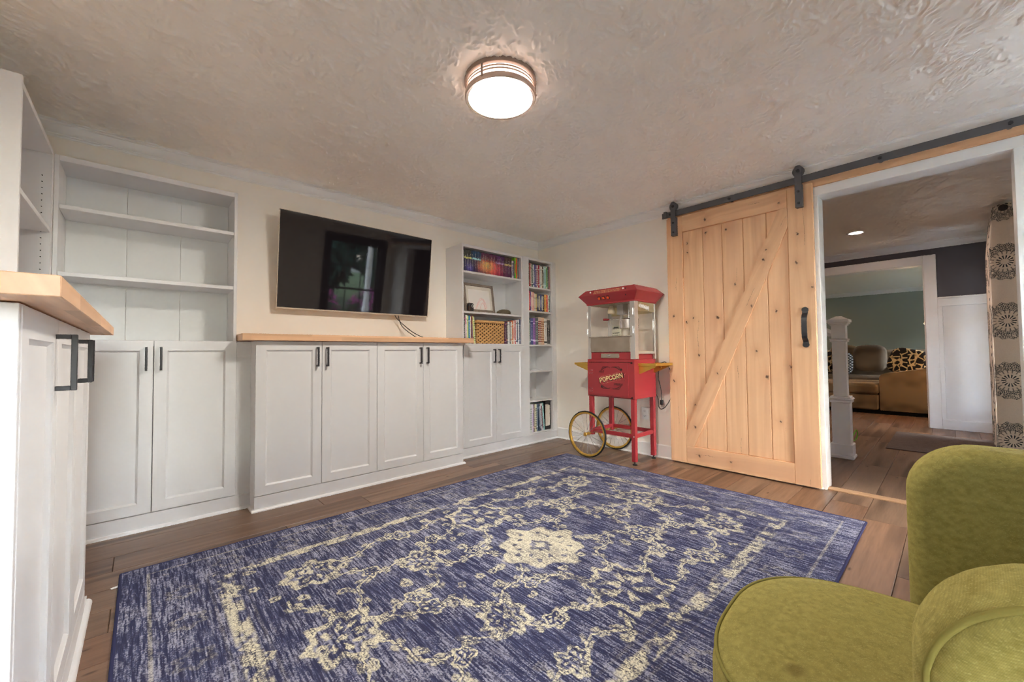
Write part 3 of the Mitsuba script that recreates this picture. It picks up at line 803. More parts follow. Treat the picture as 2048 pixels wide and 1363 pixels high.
# ------------------------------------------------------------------ books
ORD = ['first', 'second', 'third', 'fourth', 'fifth', 'sixth', 'seventh', 'eighth', 'ninth', 'tenth', 'eleventh', 'twelfth', 'thirteenth', 'fourteenth', 'fifteenth', 'sixteenth', 'seventeenth', 'eighteenth', 'nineteenth', 'twentieth'] + \
      ['twenty-' + o for o in ('first', 'second', 'third', 'fourth', 'fifth', 'sixth', 'seventh', 'eighth', 'ninth')] + ['thirtieth'] + ['thirty-' + o for o in ('first', 'second', 'third', 'fourth', 'fifth', 'sixth', 'seventh', 'eighth', 'ninth')]
PAGE = np.array(lin(222, 212, 190))


def book_mesh(w, h, d, spine_rows, cover):
    """Book: spine towards -y at y=0, width along +x from 0, base z=0. spine_rows: list of (height fraction, colour)."""
    ct = min(.0022, w * .16)
    M, C = [], []

    def add(m, c):
        M.append(m); C.append(np.tile(np.asarray(c), (len(m.vertices), 1)))
    add(box(0, ct, .001, d, 0, h), cover); add(box(w - ct, w, .001, d, 0, h), cover)
    add(box(ct, w - ct, .0035, d - .004, .003, h - .003), PAGE)
    z = 0.0
    for fr, c in spine_rows:
        z1 = z + fr * h
        r = min(.0028, w * .3)
        add(prism([(0, .0035), (0, 0), (r, -.0016), (w - r, -.0016), (w, 0), (w, .0035)], 'z', z, z1), c); z = z1
    return cat(M), np.vstack(C)


_br = np.random.RandomState(5)


def add_book(x, w, h, d, z, rows, cover, label, group, lean=0.0, yf=-.25, kind='book', cat_='book'):
    m, c = book_mesh(w, h, d, rows, cover)
    if w > .009:
        M_, C_ = [m], [c]
        ink_ = np.array(lin(228, 224, 212)) if np.mean(cover) < .22 else np.array(lin(58, 52, 60))
        ink_ = ink_ * .45 + np.asarray(cover) * .55
        z_, top_ = h * (.14 + .12 * _br.rand()), h * (.70 + .16 * _br.rand())
        while z_ < top_:
            L_d = h * (.025 + .05 * _br.rand()); q = w * (.10 + .08 * _br.rand())
            d_ = box(w / 2 - q, w / 2 + q, -.0019, -.0012, z_, z_ + L_d); M_.append(d_); C_.append(np.tile(ink_, (len(d_.vertices), 1)))
            z_ += L_d + h * (.012 + .02 * _br.rand())
        m, c = cat(M_), np.vstack(C_)
    if lean:
        m = move(m, ry=lean)
        m.apply_translation([0, 0, -m.vertices[:, 2].min()])
    m.apply_translation([x, yf, z + .0004])
    k = thing(kind, label, cat_, group)
    solid(k, m, 'm_vertex', color=c)
    return k


_sr = np.random.RandomState(9)


def rows_of(col, accent, style):
    col, accent = np.array(col), np.array(accent)
    if style == 0:
        a_, b_ = .06 + .12 * _sr.rand(), .02 + .05 * _sr.rand(); k_ = .74 + .14 * _sr.rand()
        return [(a_, col), (b_, accent), (k_ - a_ - b_, col), (.03, accent), (1 - k_ - .03, col)]
    if style == 1: return [(.25, col), (.45, accent * .5 + col * .5), (.3, col)]
    if style == 2: return [(.08, accent), (.84, col), (.08, accent)]
    if style == 3: return [(.06, col)] + [(.04, accent if i % 2 else col) for i in range(20)] + [(.14, col)]
    return [(1.0, col)]


# top shelf: comic volumes whose spines run from navy through teal, orange and purple
G = 'comic volumes on the top shelf of the wide bookcase'
x, NB = -1.318, 31
groups5 = [('navy', (40, 42, 84), (196, 204, 90), 5), ('teal', (34, 70, 110), (150, 214, 220), 6), ('dark navy', (36, 38, 70), (90, 60, 90), 1)]
low = lambda f: np.array(lin(*f))
for i in range(NB):
    f = i / (NB - 1)
    if i < 5: top, band, nm = (64, 70, 40), (214, 214, 120), 'navy and olive'
    elif i < 11: top, band, nm = (30, 84, 116), (160, 222, 226), 'teal'
    elif i < 20: top, band, nm = (98, 42, 78), (190, 84, 60), 'orange and plum'
    elif i < 26: top, band, nm = (84, 42, 100), (190, 150, 200), 'red and purple'
    else: top, band, nm = (84, 70, 44), (236, 208, 130), 'purple and bronze'
    rows = []
    for j in range(12):
        zf = (j + .5) / 12
        # broad colour drift across the row of spines
        glow = math.exp(-((f - .47) / .12) ** 2 - ((zf - .42) / .3) ** 2)
        red = math.exp(-((f - .62) / .16) ** 2 - ((zf - .3) / .4) ** 2)
        org = math.exp(-((f - .33) / .06) ** 2 - ((zf - .3) / .22) ** 2)
        pur = math.exp(-((f - .12) / .06) ** 2 - ((zf - .15) / .2) ** 2)
        c = low((48, 46, 78)) * (1 - f) + low((86, 38, 80)) * f
        c = c + glow * low((250, 190, 70)) + red * low((226, 58, 38)) + .5 * org * low((236, 110, 56)) + .6 * pur * low((110, 100, 200))
        if zf > .62: c = .65 * low(top) + .35 * c
        if j == 7: c = low(band)
        rows.append((1 / 12, np.clip(c, 0, .85)))
    w = .0205
    rows = [(a_, np.clip(c_ * (.72 + .5 * ((i * 7) % 5) / 4), 0, .9)) for a_, c_ in rows]
    add_book(x, w - .0042, .206 + .004 * math.sin(i * 2.3), .15, 1.78, rows, low((40, 36, 60)), f'{nm} comic volume, {ORD[i]} from left, top shelf of the wide bookcase', G, yf=-.268)
    x += w
for w, h, c, a, st, nm in ((.024, .185, (214, 208, 214), (60, 60, 70), 3, 'white'), (.015, .19, (60, 66, 84), (90, 140, 80), 0, 'slate'), (.020, .224, (120, 180, 50), (226, 60, 40), 1, 'lime green'), (.014, .221, (222, 62, 44), (240, 120, 60), 2, 'red'), (.012, .222, (130, 170, 90), (200, 210, 170), 0, 'pale green'), (.013, .225, (90, 48, 110), (196, 60, 130), 0, 'purple')):
    add_book(x, w - .001, h, .17, 1.78, rows_of(lin(*c), lin(*a), st), lin(*c), f'{nm} book near the right end of the wide bookcase top shelf', 'odd books ending the top shelf', yf=-.268)
    x += w


def row_books(spec, x0, x1, z, group, where, d=.18, yf=-.262, leans=None):
    gap = 0.0
    if leans:
        k0 = next(i for i, l in enumerate(leans) if l); L_ = min(leans); leans = [0] * k0 + [L_] * (len(leans) - k0); gap = spec[k0][1] * math.sin(math.radians(-L_)) + .001
    tot = sum(s[0] for s in spec); sc = (x1 - x0 - gap) / tot; x = x0
    n = len(spec)
    for i, (w, h, c, a, st, nm) in enumerate(spec):
        w *= sc
        ln = leans[i] if leans else 0
        if leans and i == k0: x += gap
        add_book(x, w - .0008, h, d, z, rows_of(lin(*c), lin(*a), st), lin(*c), f'{nm} book, {ORD[i]} from left, {where}', group, lean=ln, yf=yf)
        x += w / math.cos(math.radians(ln))


row_books([(.9, .268, (168, 190, 70), (220, 220, 150), 2, 'lime'), (1, .272, (60, 60, 70), (160, 60, 90), 0, 'charcoal'), (1, .262, (176, 120, 140), (226, 226, 226), 1, 'mauve'), (1.2, .275, (224, 222, 214), (120, 160, 60), 0, 'white'), (1, .265, (196, 210, 110), (60, 60, 60), 0, 'pale yellow'),
           (1.7, .270, (34, 120, 160), (220, 230, 235), 0, 'blue'), (.9, .262, (226, 222, 210), (160, 130, 60), 0, 'cream'), (1.1, .27, (120, 56, 60), (40, 60, 120), 1, 'maroon'), (1.0, .268, (214, 214, 130), (90, 130, 60), 0, 'yellow'), (1.0, .255, (222, 226, 200), (120, 150, 70), 3, 'ivory')],
          -1.318, -1.168, 1.078, 'picture books left of the basket', 'left of the wicker basket', leans=[0, 0, 0, 0, 0, 0, 0, -3, -3, -3])
row_books([(1.3, .232, (84, 40, 66), (150, 120, 140), 0, 'plum'), (1.2, .236, (70, 48, 60), (190, 120, 90), 0, 'dark brown'), (1.6, .234, (222, 220, 216), (150, 160, 170), 0, 'white'), (1.0, .238, (150, 150, 150), (90, 90, 90), 2, 'grey'), (1.2, .232, (216, 210, 196), (200, 120, 80), 0, 'cream'),
           (1.0, .250, (196, 108, 66), (230, 220, 200), 0, 'rust'), (1.1, .246, (220, 214, 206), (190, 70, 50), 1, 'off-white'), (1.0, .252, (178, 60, 70), (230, 220, 220), 0, 'crimson'), (1.0, .258, (226, 224, 222), (60, 60, 80), 0, 'white'), (.9, .255, (70, 70, 96), (190, 190, 200), 2, 'navy'), (1.0, .262, (222, 222, 220), (90, 120, 90), 0, 'white'), (1.3, .268, (62, 66, 100), (160, 170, 200), 0, 'slate blue')],
          -.788, -.558, 1.078, 'books right of the basket', 'right of the wicker basket')
row_books([(1, .258, (70, 110, 86), (190, 200, 190), 0, 'dark green'), (1.3, .262, (150, 60, 62), (90, 30, 40), 1, 'brick red'), (.9, .262, (206, 190, 180), (120, 60, 60), 0, 'tan'), (1, .256, (60, 90, 80), (210, 210, 200), 0, 'bottle green'), (1.1, .254, (204, 206, 212), (90, 90, 140), 0, 'pale grey'), (1.1, .262, (80, 84, 140), (40, 50, 90), 1, 'blue'),
           (1.1, .256, (120, 90, 140), (220, 220, 220), 0, 'violet'), (1.1, .254, (212, 206, 200), (150, 60, 60), 3, 'cream'), (1.3, .258, (160, 44, 66), (220, 180, 180), 0, 'crimson'), (.9, .258, (206, 214, 220), (90, 150, 170), 0, 'pale blue'), (1.4, .250, (220, 216, 204), (120, 110, 90), 0, 'ivory'), (1, .252, (90, 70, 60), (220, 220, 200), 0, 'brown'),
           (1, .256, (196, 216, 214), (60, 90, 90), 1, 'mint'), (1.4, .258, (150, 196, 196), (240, 240, 230), 0, 'aqua'), (1, .262, (110, 160, 96), (220, 220, 200), 2, 'leaf green'), (1.2, .262, (70, 96, 86), (160, 180, 170), 0, 'grey green'), (1, .262, (140, 70, 84), (90, 40, 50), 1, 'dusty red')],
          -.440, -.082, 1.717, 'tall books on the top shelf of the narrow bookcase', 'top shelf of the narrow bookcase')
row_books([(1.3, .222, (196, 54, 66), (236, 150, 90), 3, 'red'), (1, .216, (90, 60, 120), (210, 90, 120), 1, 'purple'), (1, .212, (220, 200, 190), (180, 60, 80), 0, 'pink'), (1.3, .212, (214, 160, 150), (240, 220, 210), 1, 'salmon'), (1.3, .192, (206, 196, 176), (120, 110, 100), 0, 'beige'), (1, .196, (196, 176, 120), (90, 80, 60), 0, 'straw'), (1.4, .195, (62, 60, 84), (170, 160, 150), 1, 'dark slate'),
           (1, .192, (186, 180, 160), (60, 60, 70), 2, 'sand'), (1.4, .195, (54, 62, 110), (150, 150, 180), 1, 'navy'), (1, .192, (190, 188, 176), (70, 70, 90), 2, 'pale stone'), (1.1, .198, (70, 56, 54), (196, 170, 110), 0, 'dark brown'), (1.7, .2, (222, 170, 84), (190, 120, 50), 1, 'golden'), (1.1, .198, (206, 46, 50), (240, 200, 190), 0, 'scarlet'), (1, .196, (224, 214, 206), (150, 60, 60), 0, 'white'), (.8, .194, (80, 110, 106), (180, 200, 190), 0, 'teal')],
          -.440, -.082, 1.450, 'paperbacks on the second shelf of the narrow bookcase', 'second shelf of the narrow bookcase')
row_books([(1.5, .284, (88, 108, 104), (170, 190, 186), 0, 'grey green'), (1.7, .292, (66, 70, 124), (190, 190, 220), 0, 'indigo'), (1.6, .296, (140, 96, 160), (220, 200, 230), 0, 'purple'), (2, .302, (84, 92, 96), (190, 196, 196), 0, 'slate'), (2.2, .312, (214, 196, 178), (150, 60, 60), 3, 'patterned cream'), (2, .308, (220, 190, 160), (170, 120, 80), 3, 'peach'), (2.0, .300, (232, 230, 226), (40, 40, 44), 0, 'white')],
          -.440, -.140, 1.073, 'large books on the third shelf of the narrow bookcase', 'third shelf of the narrow bookcase')
add_book(-.136, .05, .298, .2, 1.073, [(.04, lin(214, 212, 208)), (.28, lin(88, 88, 88)), (.34, lin(40, 40, 42)), (.30, lin(96, 94, 90)), (.04, lin(214, 212, 208))], lin(206, 204, 198), 'grey banded book at the right end of the third shelf of the narrow bookcase', None, yf=-.262)
row_books([(1.1, .29, (70, 110, 84), (150, 190, 150), 0, 'green'), (1.6, .302, (206, 208, 206), (150, 150, 150), 3, 'spiral bound white'), (1.3, .304, (214, 204, 222), (180, 150, 200), 1, 'lilac'), (1, .302, (84, 72, 70), (190, 160, 150), 0, 'brown'), (1, .302, (206, 190, 170), (110, 90, 70), 0, 'tan'), (1.1, .302, (196, 204, 170), (70, 70, 60), 3, 'pale olive'), (1.1, .302, (96, 110, 130), (200, 210, 220), 0, 'steel blue'),
           (1, .300, (66, 84, 110), (150, 170, 190), 0, 'navy'), (1, .300, (170, 180, 190), (70, 80, 90), 2, 'silver'), (1, .300, (206, 200, 206), (90, 90, 110), 0, 'pale grey'), (1, .302, (120, 80, 90), (220, 210, 210), 2, 'wine'), (1.4, .306, (142, 190, 190), (210, 230, 228), 0, 'aqua')],
          -.440, -.192, .109, 'notebooks on the bottom shelf of the narrow bookcase', 'bottom shelf of the narrow bookcase', leans=[0, 0, 0, 0, 0, 0, 0, -4.5, -4.5, -4.5, -4.5, -4.5])
t = thing('magazine_file', 'black open magazine file at the end of the bottom shelf of the narrow bookcase', 'magazine file')
part(t, 'box', cat([box(-.185, -.182, -.262, -.05, .1095, .43, .0005), box(-.098, -.095, -.262, -.05, .1095, .43, .0005), box(-.182, -.098, -.262, -.259, .1095, .15, .0005), box(-.182, -.098, -.262, -.259, .395, .43, .0005), box(-.182, -.098, -.053, -.05, .1095, .43, .0005), box(-.182, -.098, -.259, -.053, .1095, .113)]), 'm_dark_plastic')
part(t, 'papers', cat([box(-.175 + i * .02, -.175 + i * .02 + .016, -.255, -.07, .1135, .41 - .01 * i, .0005) for i in range(4)]), 'm_mat')
t = thing('storage_bag', 'crumpled pale green paper bundle lying on top of the notebooks on the bottom shelf', 'paper bundle')
bm = trimesh.creation.icosphere(subdivisions=3, radius=1.0); bm.vertices *= [.06, .07, .014]; bm.vertices += (meshkit.fbm(bm.vertices * 60)[:, None] - .5) * [.01, .01, .006]
bm.apply_translation([-.16, -.17, .4155 + .0145]); bm.vertices[:, 2] = np.clip(bm.vertices[:, 2], .4152 + .0165, .4395)
solid(t, move(bm, (0, 0, 0)), flat(lin(196, 206, 160), .8, .2), smooth=True)

# basket
t = thing('wicker_basket', 'rectangular woven wicker basket between books on the lowest shelf of the wide bookcase', 'basket')
bx0, bx1, by0, by1, bz0, bz1 = -1.152, -.797, -.268, -.05, 1.0785, 1.312
part(t, 'lining', box(bx0 + .012, bx1 - .012, by0 + .014, by1 - .012, bz0 + .004, bz1 - .03, .004), 'm_wicker_dark')
ms = []
rows_, cols = 11, 13
for r in range(rows_):
    z = bz0 + .010 + r * (bz1 - bz0 - .060) / (rows_ - 1)
    n = 97
    xs_ = np.linspace(bx0 + .004, bx1 - .004, n)
    ph = r % 2
    ys_ = by0 + .008 - .006 * np.cos(np.linspace(0, cols * math.pi, n) + ph * math.pi)
    zs_ = z + .005 * np.sin(np.linspace(0, cols * math.pi, n) + ph * math.pi)
    ms.append(tube(np.c_[xs_, ys_, zs_], .0072, 6))
    for xx in (bx0 + .008, bx1 - .008):
        n2 = 25; y2 = np.linspace(by0 + .006, by1 - .004, n2)
        ms.append(tube(np.c_[xx + .005 * np.cos(np.linspace(0, 8 * math.pi, n2) + ph * math.pi), y2, np.full(n2, z)], .0068, 6))
part(t, 'weave', cat(ms), 'm_wicker', smooth=True)
for c in range(cols + 1):
    xx = bx0 + .006 + c * (bx1 - bx0 - .012) / cols
    part(t, 'stake', cyl([xx, by0 + .010, bz0 + .003], [xx, by0 + .010, bz1 - .012], .0042, 8), 'm_wicker', smooth=30)
part(t, 'rim', cat([rbox(bx0 - .002, bx1 + .002, by0 - .003, by0 + .018, bz1 - .026, bz1, .008, 10), rbox(bx0 - .002, bx1 + .002, by1 - .018, by1, bz1 - .026, bz1, .008, 10), rbox(bx0 - .002, bx0 + .016, by0, by1, bz1 - .026, bz1, .008, 10), rbox(bx1 - .016, bx1 + .002, by0, by1, bz1 - .026, bz1, .008, 10)]), 'm_wicker', smooth=40)

# framed drawing
t = thing('framed_drawing', 'grey framed child drawing leaning on the middle shelf of the wide bookcase', 'picture frame')
fw, fh = .385, .29


def fr_(m): return move(m, (-1.075, -.2, 1.3908 + fh / 2 * math.cos(math.radians(8)) + .002), rz=1.0, rx=-8)


b = .026
part(t, 'frame', fr_(cat([box(-fw / 2, -fw / 2 + b, -.012, .008, -fh / 2, fh / 2, .003), box(fw / 2 - b, fw / 2, -.012, .008, -fh / 2, fh / 2, .003), box(-fw / 2 + b, fw / 2 - b, -.012, .008, fh / 2 - b, fh / 2, .003), box(-fw / 2 + b, fw / 2 - b, -.012, .008, -fh / 2, -fh / 2 + b, .003)])), 'm_grey_frame')
part(t, 'mat_board', fr_(box(-fw / 2 + b, fw / 2 - b, -.003, .004, -fh / 2 + b, fh / 2 - b)), 'm_mat')
part(t, 'paper', fr_(box(-.135, .135, -.0045, -.003, -.115, .085)), 'm_paper')
def arc(pts): return fr_(tube([(a, -.0048, c) for a, _, c in spline([(q[0], 0, q[1]) for q in pts], 6)], .0016, 5))
part(t, 'pencil_drawing', cat([arc([(-.06, -.11), (-.01, -.03), (.02, .0), (.06, -.02), (.09, -.1)]), arc([(-.05, -.112), (.0, -.035), (.03, -.012), (.055, -.03), (.075, -.11)]), arc([(.0, -.11), (.02, -.06), (.04, -.045), (.055, -.07), (.06, -.11)])]), 'm_pink')
k = thing('rock', 'flat grey brown rock on the middle shelf of the wide bookcase', 'rock')
rk = trimesh.creation.icosphere(subdivisions=4, radius=1.0); rk.vertices *= [.085, .055, .036]; rk.vertices *= 1 + .35 * (meshkit.fbm(rk.vertices * 14 + 3)[:, None] - .5)
rk.vertices[:, 2] = np.maximum(rk.vertices[:, 2], -.022); rk.apply_translation([-.735, -.19, 1.3905 + .022])
solid(k, rk, 'm_rock', smooth=True)
t = thing('small_device', 'small black and brown gadget with a white ring in front of the framed drawing', 'gadget')
part(t, 'body', move(rbox(-.034, .034, -.02, .02, 0, .082, .012, 12), (-1.222, -.252, 1.3908), rz=14), 'm_black', smooth=40)
part(t, 'wooden_side', move(box(-.040, -.012, -.0215, .0, .001, .05, .003), (-1.222, -.252, 1.3908), rz=14), 'm_leg_wood')
part(t, 'ring', move(lathe([(.010, -.001), (.014, -.001), (.014, .001), (.010, .001), (.010, -.001)], axis='y', n=24), (-1.209, -.2695, 1.4445), rz=14), 'm_sticker', smooth=30)

# ------------------------------------------------------------------ ceiling lamp
t = thing('ceiling_lamp', 'round flush ceiling lamp with a glowing white lens and banded metal rim', 'ceiling lamp')
LC = (-2.285, -1.943, 0)
part(t, 'canopy', lathe([(0, 2.3215), (.176, 2.3215), (.176, 2.300), (.168, 2.2985), (0, 2.2985)], LC, n=72), 'm_bronze', smooth=30)
db = lathe([(.161, 2.243), (.161, 2.298)], LC, n=72)
if ((db.triangles_center - np.array(LC)) * db.face_normals)[:, :2].sum() < 0: db.invert()
part(t, 'diffuser_band', db, None, smooth=True)
scene[t + '__diffuser_band'].update({'bsdf': {'type': 'ref', 'id': 'm_sticker'}, 'emitter': {'type': 'area', 'radiance': rgb([.55, .43, .37]), 'sampling_weight': 1.0}})
for z in (2.286, 2.272): part(t, 'band_ring', lathe([(.163, z - .0035), (.167, z - .0035), (.167, z + .0035), (.163, z + .0035), (.163, z - .0035)], LC, n=72), 'm_nickel', smooth=30)
part(t, 'bottom_ring', lathe([(.158, 2.243), (.170, 2.2535), (.174, 2.250), (.174, 2.230), (.170, 2.226), (.157, 2.2285), (.158, 2.243)], LC, n=72), 'm_nickel', smooth=40)
for a in (200, 320, 80):
    a = math.radians(a); q = np.array([math.cos(a), math.sin(a)])
    part(t, 'strap', move(box(-.004, .004, -.003, .003, 2.24, 2.301, .001), (LC[0] + .1725 * q[0], LC[1] + .1725 * q[1], 0), rz=math.degrees(a) + 90), 'm_bronze')
lens = lathe([(0, 2.212), (.05, 2.2135), (.1, 2.2175), (.14, 2.2245), (.157, 2.2295)], LC, n=72)
if lens.face_normals[:, 2].mean() > 0: lens.invert()
part(t, 'lens', lens, None, smooth=True)
scene[t + '__lens'].update({'bsdf': {'type': 'ref', 'id': 'm_sticker'}, 'emitter': {'type': 'area', 'radiance': rgb(LAMP), 'sampling_weight': 6.0}})
part(t, 'screw_knob', cyl([LC[0] + .172 * .68, LC[1] - .172 * .733, 2.24], [LC[0] + .180 * .68, LC[1] - .180 * .733, 2.24], .004, 10), 'm_nickel')

# ------------------------------------------------------------------ rug
t = thing('area_rug', 'large navy blue distressed floral rug with ivory medallions on the wood floor', 'rug')
RX0, RX1, RY0, RY1 = -3.633, -.540, -3.058, -.865
mx, my = 120, 90
X, Y = np.meshgrid(np.linspace(RX0 + .006, RX1 - .006, mx), np.linspace(RY0 + .006, RY1 - .006, my), indexing='ij')
Zr = .011 + .0012 * meshkit.noise(np.stack([X * 5, Y * 5, X * 0], -1))
pm = grid(np.stack([X, Y, Zr], -1))
if pm.face_normals[:, 2].mean() < 0: pm.invert()
part(t, 'pile', pm, 'm_rug', smooth=True, uv=np.c_[pm.vertices[:, 0] - RX0, RY1 - pm.vertices[:, 1]])
loop = [(RX0 + .005, RY0 + .005), (RX1 - .005, RY0 + .005), (RX1 - .005, RY1 - .005), (RX0 + .005, RY1 - .005)]
bl = []
for i in range(4):
    a, b_ = loop[i], loop[(i + 1) % 4]
    bl.append(tube([(a[0], a[1], .0068), (b_[0], b_[1], .0068)], .0064, 10))
part(t, 'binding', cat(bl), 'm_rug_binding', smooth=40, label='navy bound edge')
k = thing('rug_tag', 'small white tag sticking out from under the left edge of the rug', 'tag')
solid(k, move(box(-.02, .006, -.008, .008, 0, .0012, .0003), (RX0 - .004, -.975, .0012), rz=20), 'm_sticker')

# ------------------------------------------------------------------ barn door
t = thing('barn_door', 'sliding barn door of knotty light wood with a diagonal brace on black hangers', 'door')
_pc = [100]


def board(parent, name, m, along):
    """Adds a board with grain along 'z', 'y' or a direction (dy,dz)."""
    m = trimesh.graph.smooth_shade(m, angle=math.radians(8), facet_minarea=None)
    v = m.vertices; _pc[0] += 1
    dy, dz = {'z': (0, 1), 'y': (1, 0)}.get(along, along)
    al, ac = v[:, 1] * dy + v[:, 2] * dz, v[:, 1] * dz - v[:, 2] * dy
    uv = np.c_[ac - ac.min() + v[:, 0] * .3 + .03 + 10 * _pc[0], al]
    return part(parent, name, m, 'm_alder', uv=uv)


DY0, DY1, DZb, DZt = -1.680, -2.765, .012, 2.182
XB, XFc, XM = -.022, -.060, -.048     # back face, frame face, plank face
board(t, 'stile', box(XB, XFc, -1.820, DY0, DZb, DZt, .002), 'z')
board(t, 'stile', box(XB, XFc, DY1, -2.612, DZb, DZt, .002), 'z')
board(t, 'rail', box(XB, XFc, -2.611, -1.821, 2.040, DZt, .002), 'y')
board(t, 'rail', box(XB, XFc, -2.611, -1.821, DZb, .160, .002), 'y')
ys_ = [-1.821, -1.992, -2.147, -2.306, -2.470, -2.611]
for i in range(5): board(t, 'plank', box(XB, XM, ys_[i + 1] + .0008, ys_[i] - .0008, .1605, 2.0395, .004), 'z')
diag = [(-1.8212, .1605), (-1.8212, .285), (-2.5555, 2.0395), (-2.611, 2.0395), (-2.6108, 1.895), (-1.888, .1605)]
dm = trimesh.creation.extrude_polygon(Polygon(diag), .0118, engine='earcut')
dv = dm.vertices; dm = trimesh.Trimesh(np.c_[XM - .0002 - dv[:, 2], dv[:, 0], dv[:, 1]], dm.faces, process=False); dm.fix_normals()
L_ = math.hypot(.77, 1.8); board(t, 'brace', dm, (-.77 / L_, 1.8 / L_))
# pull handle
hp = spline([(XFc - .006, -2.703, 1.268), (XFc - .010, -2.703, 1.245), (XFc - .040, -2.703, 1.215), (XFc - .046, -2.703, 1.146), (XFc - .040, -2.703, 1.078), (XFc - .010, -2.703, 1.048), (XFc - .006, -2.703, 1.026)], 8)
hg = [move(box(-.004, .004, -.012, .012, 0, 1), (0, 0, 0))]
P = np.array(hp); V = []
for i in range(len(P)):
    tt = P[min(i + 1, len(P) - 1)] - P[max(i - 1, 0)]; tt /= np.linalg.norm(tt); nn = np.cross(tt, [0, 1, 0])
    for sy, sn in ((-1, -1), (1, -1), (1, 1), (-1, 1)): V.append(P[i] + [0, sy * .016, 0] + nn * sn * .0035)
Fh = [[i * 4 + s, i * 4 + (s + 1) % 4, (i + 1) * 4 + (s + 1) % 4, (i + 1) * 4 + s] for i in range(len(P) - 1) for s in range(4)] + [[3, 2, 1, 0], [len(V) - 4, len(V) - 3, len(V) - 2, len(V) - 1]]
hm = mesh(V, Fh); hm.fix_normals()
h = part(t, 'pull_handle', cat([hm, cyl([XFc - .009, -2.703, 1.272], [XFc, -2.703, 1.272], .02, 20), cyl([XFc - .009, -2.703, 1.022], [XFc, -2.703, 1.022], .02, 20)]), 'm_black', smooth=30)
for z in (1.272, 1.022): part(h, 'bolt', cyl([XFc - .013, -2.703, z], [XFc - .009, -2.703, z], .006, 8), 'm_black')
for yc in (-1.763, -2.693):
    hgk = part(t, 'hanger', cat([box(XFc - .006, XFc, yc - .0215, yc + .0215, 2.012, 2.185, .001), box(XFc - .042, XFc - .036, yc - .0215, yc + .0215, 2.012, 2.315, .001), box(XFc - .036, XFc - .006, yc - .0215, yc + .0215, 2.012, 2.018, .001)]) if False else
                cat([box(XFc - .042, XFc - .035, yc - .0215, yc + .0215, 2.012, 2.300, .001), cyl([XFc - .042, yc, 2.295], [XFc - .035, yc, 2.295], .0215, 20), box(XFc - .035, XFc, yc - .0215, yc + .0215, 2.012, 2.176, .001)]), 'm_black_steel', smooth=30)
    part(hgk, 'wheel', lathe([(.006, -.012), (.036, -.012), (.036, -.006), (.030, -.003), (.030, .003), (.036, .006), (.036, .012), (.006, .012)], (XFc - .0225, yc, 2.274), axis='x', n=32), 'm_black_steel', smooth=30)
    for z in (2.04, 2.125, 2.274): part(hgk, 'bolt', cyl([XFc - .049, yc, z], [XFc - .042, yc, z], .0085 if z < 2.2 else .012, 6), 'm_black')
t = thing('barn_door_track', 'long black steel track on a wood board above the barn door and doorway', 'door track')
hb = box(-.021, -.0005, -4.28, -1.672, 2.157, 2.232, .002)
board(t, 'backing_board', hb, 'y')
part(t, 'rail', box(-.0865, -.0785, -4.25, -1.653, 2.187, 2.237, .001), 'm_black_steel')
for y in (-1.75 + .02, -2.225, -3.13, -3.66, -4.1):
    part(t, 'spacer', cyl([-.0785, y, 2.212], [-.021, y, 2.212], .012, 16), 'm_black_steel', smooth=30)
    part(t, 'bolt', cyl([-.094, y, 2.212], [-.0865, y, 2.212], .0105, 6), 'm_black')
part(t, 'end_stop', box(-.100, -.0785, -1.700, -1.672, 2.186, 2.246, .002), 'm_black_steel')

# ------------------------------------------------------------------ popcorn cart
t = thing('popcorn_cart', 'red popcorn machine cart with gold trays and spoked wheels against the cream wall', 'popcorn machine')
cx0, cx1, cy0, cy1 = -.430, -.062, -1.548, -1.050      # front/back, right/left
cb = part(t, 'cabinet', box(cx0, cx1, cy0, cy1, .570, .916, .002), 'm_red')
dr_ = part(t, 'cabinet_door', box(cx0 - .006, cx0 - .0002, -1.488, cy1 - .004, .588, .886, .0015), 'm_red')
for z in (.89, .586):
    part(cb, 'trim_line', box(cx0 - .0015, cx0 - .0001, -1.53, cy1 - .02, z - .002, z + .002) if z > .7 else box(cx0 - .0015, cx0 - .0001, -1.53, cy1 - .02, z - .012, z - .008), 'm_blackpaint')
    part(cb, 'corner_ornament', cyl([cx0 - .0075, -1.522, z - .004], [cx0 - .0002, -1.522, z - .004], .008, 12), 'm_blackpaint')
for zz in (.80, .63):
    part(dr_, 'hinge', box(cx0 - .008, cx0 - .006, -1.118, -1.068, zz - .022, zz + .022, .001), 'm_red')
    for dy in (-1.082, -1.106):
        for dz in (-.014, .014): part(dr_, 'rivet', trimesh.creation.icosphere(subdivisions=1, radius=.004).apply_translation([cx0 - .0085, dy, zz + dz]), 'm_chrome', smooth=True)


def face_text(txt, hgt, y, z, mat, ang=0, depth=.0012, x=cx0 - .0062, parent=None, name='lettering', bold=True, sx=1.0):
    m = meshkit.text_mesh(txt, hgt, depth, bold=bold)
    m.vertices[:, 0] *= sx
    c = (m.bounds[0] + m.bounds[1]) / 2; m.vertices[:, :2] -= c[:2]
    a = math.radians(ang); u, w = m.vertices[:, 0].copy(), m.vertices[:, 1].copy()
    u, w = u * math.cos(a) - w * math.sin(a), u * math.sin(a) + w * math.cos(a)
    v = np.c_[x - m.vertices[:, 2], y - u, z + w]
    mm = trimesh.Trimesh(v, m.faces, process=False); mm.fix_normals()
    return part(parent, name, mm, mat, label=f'{txt} lettering')


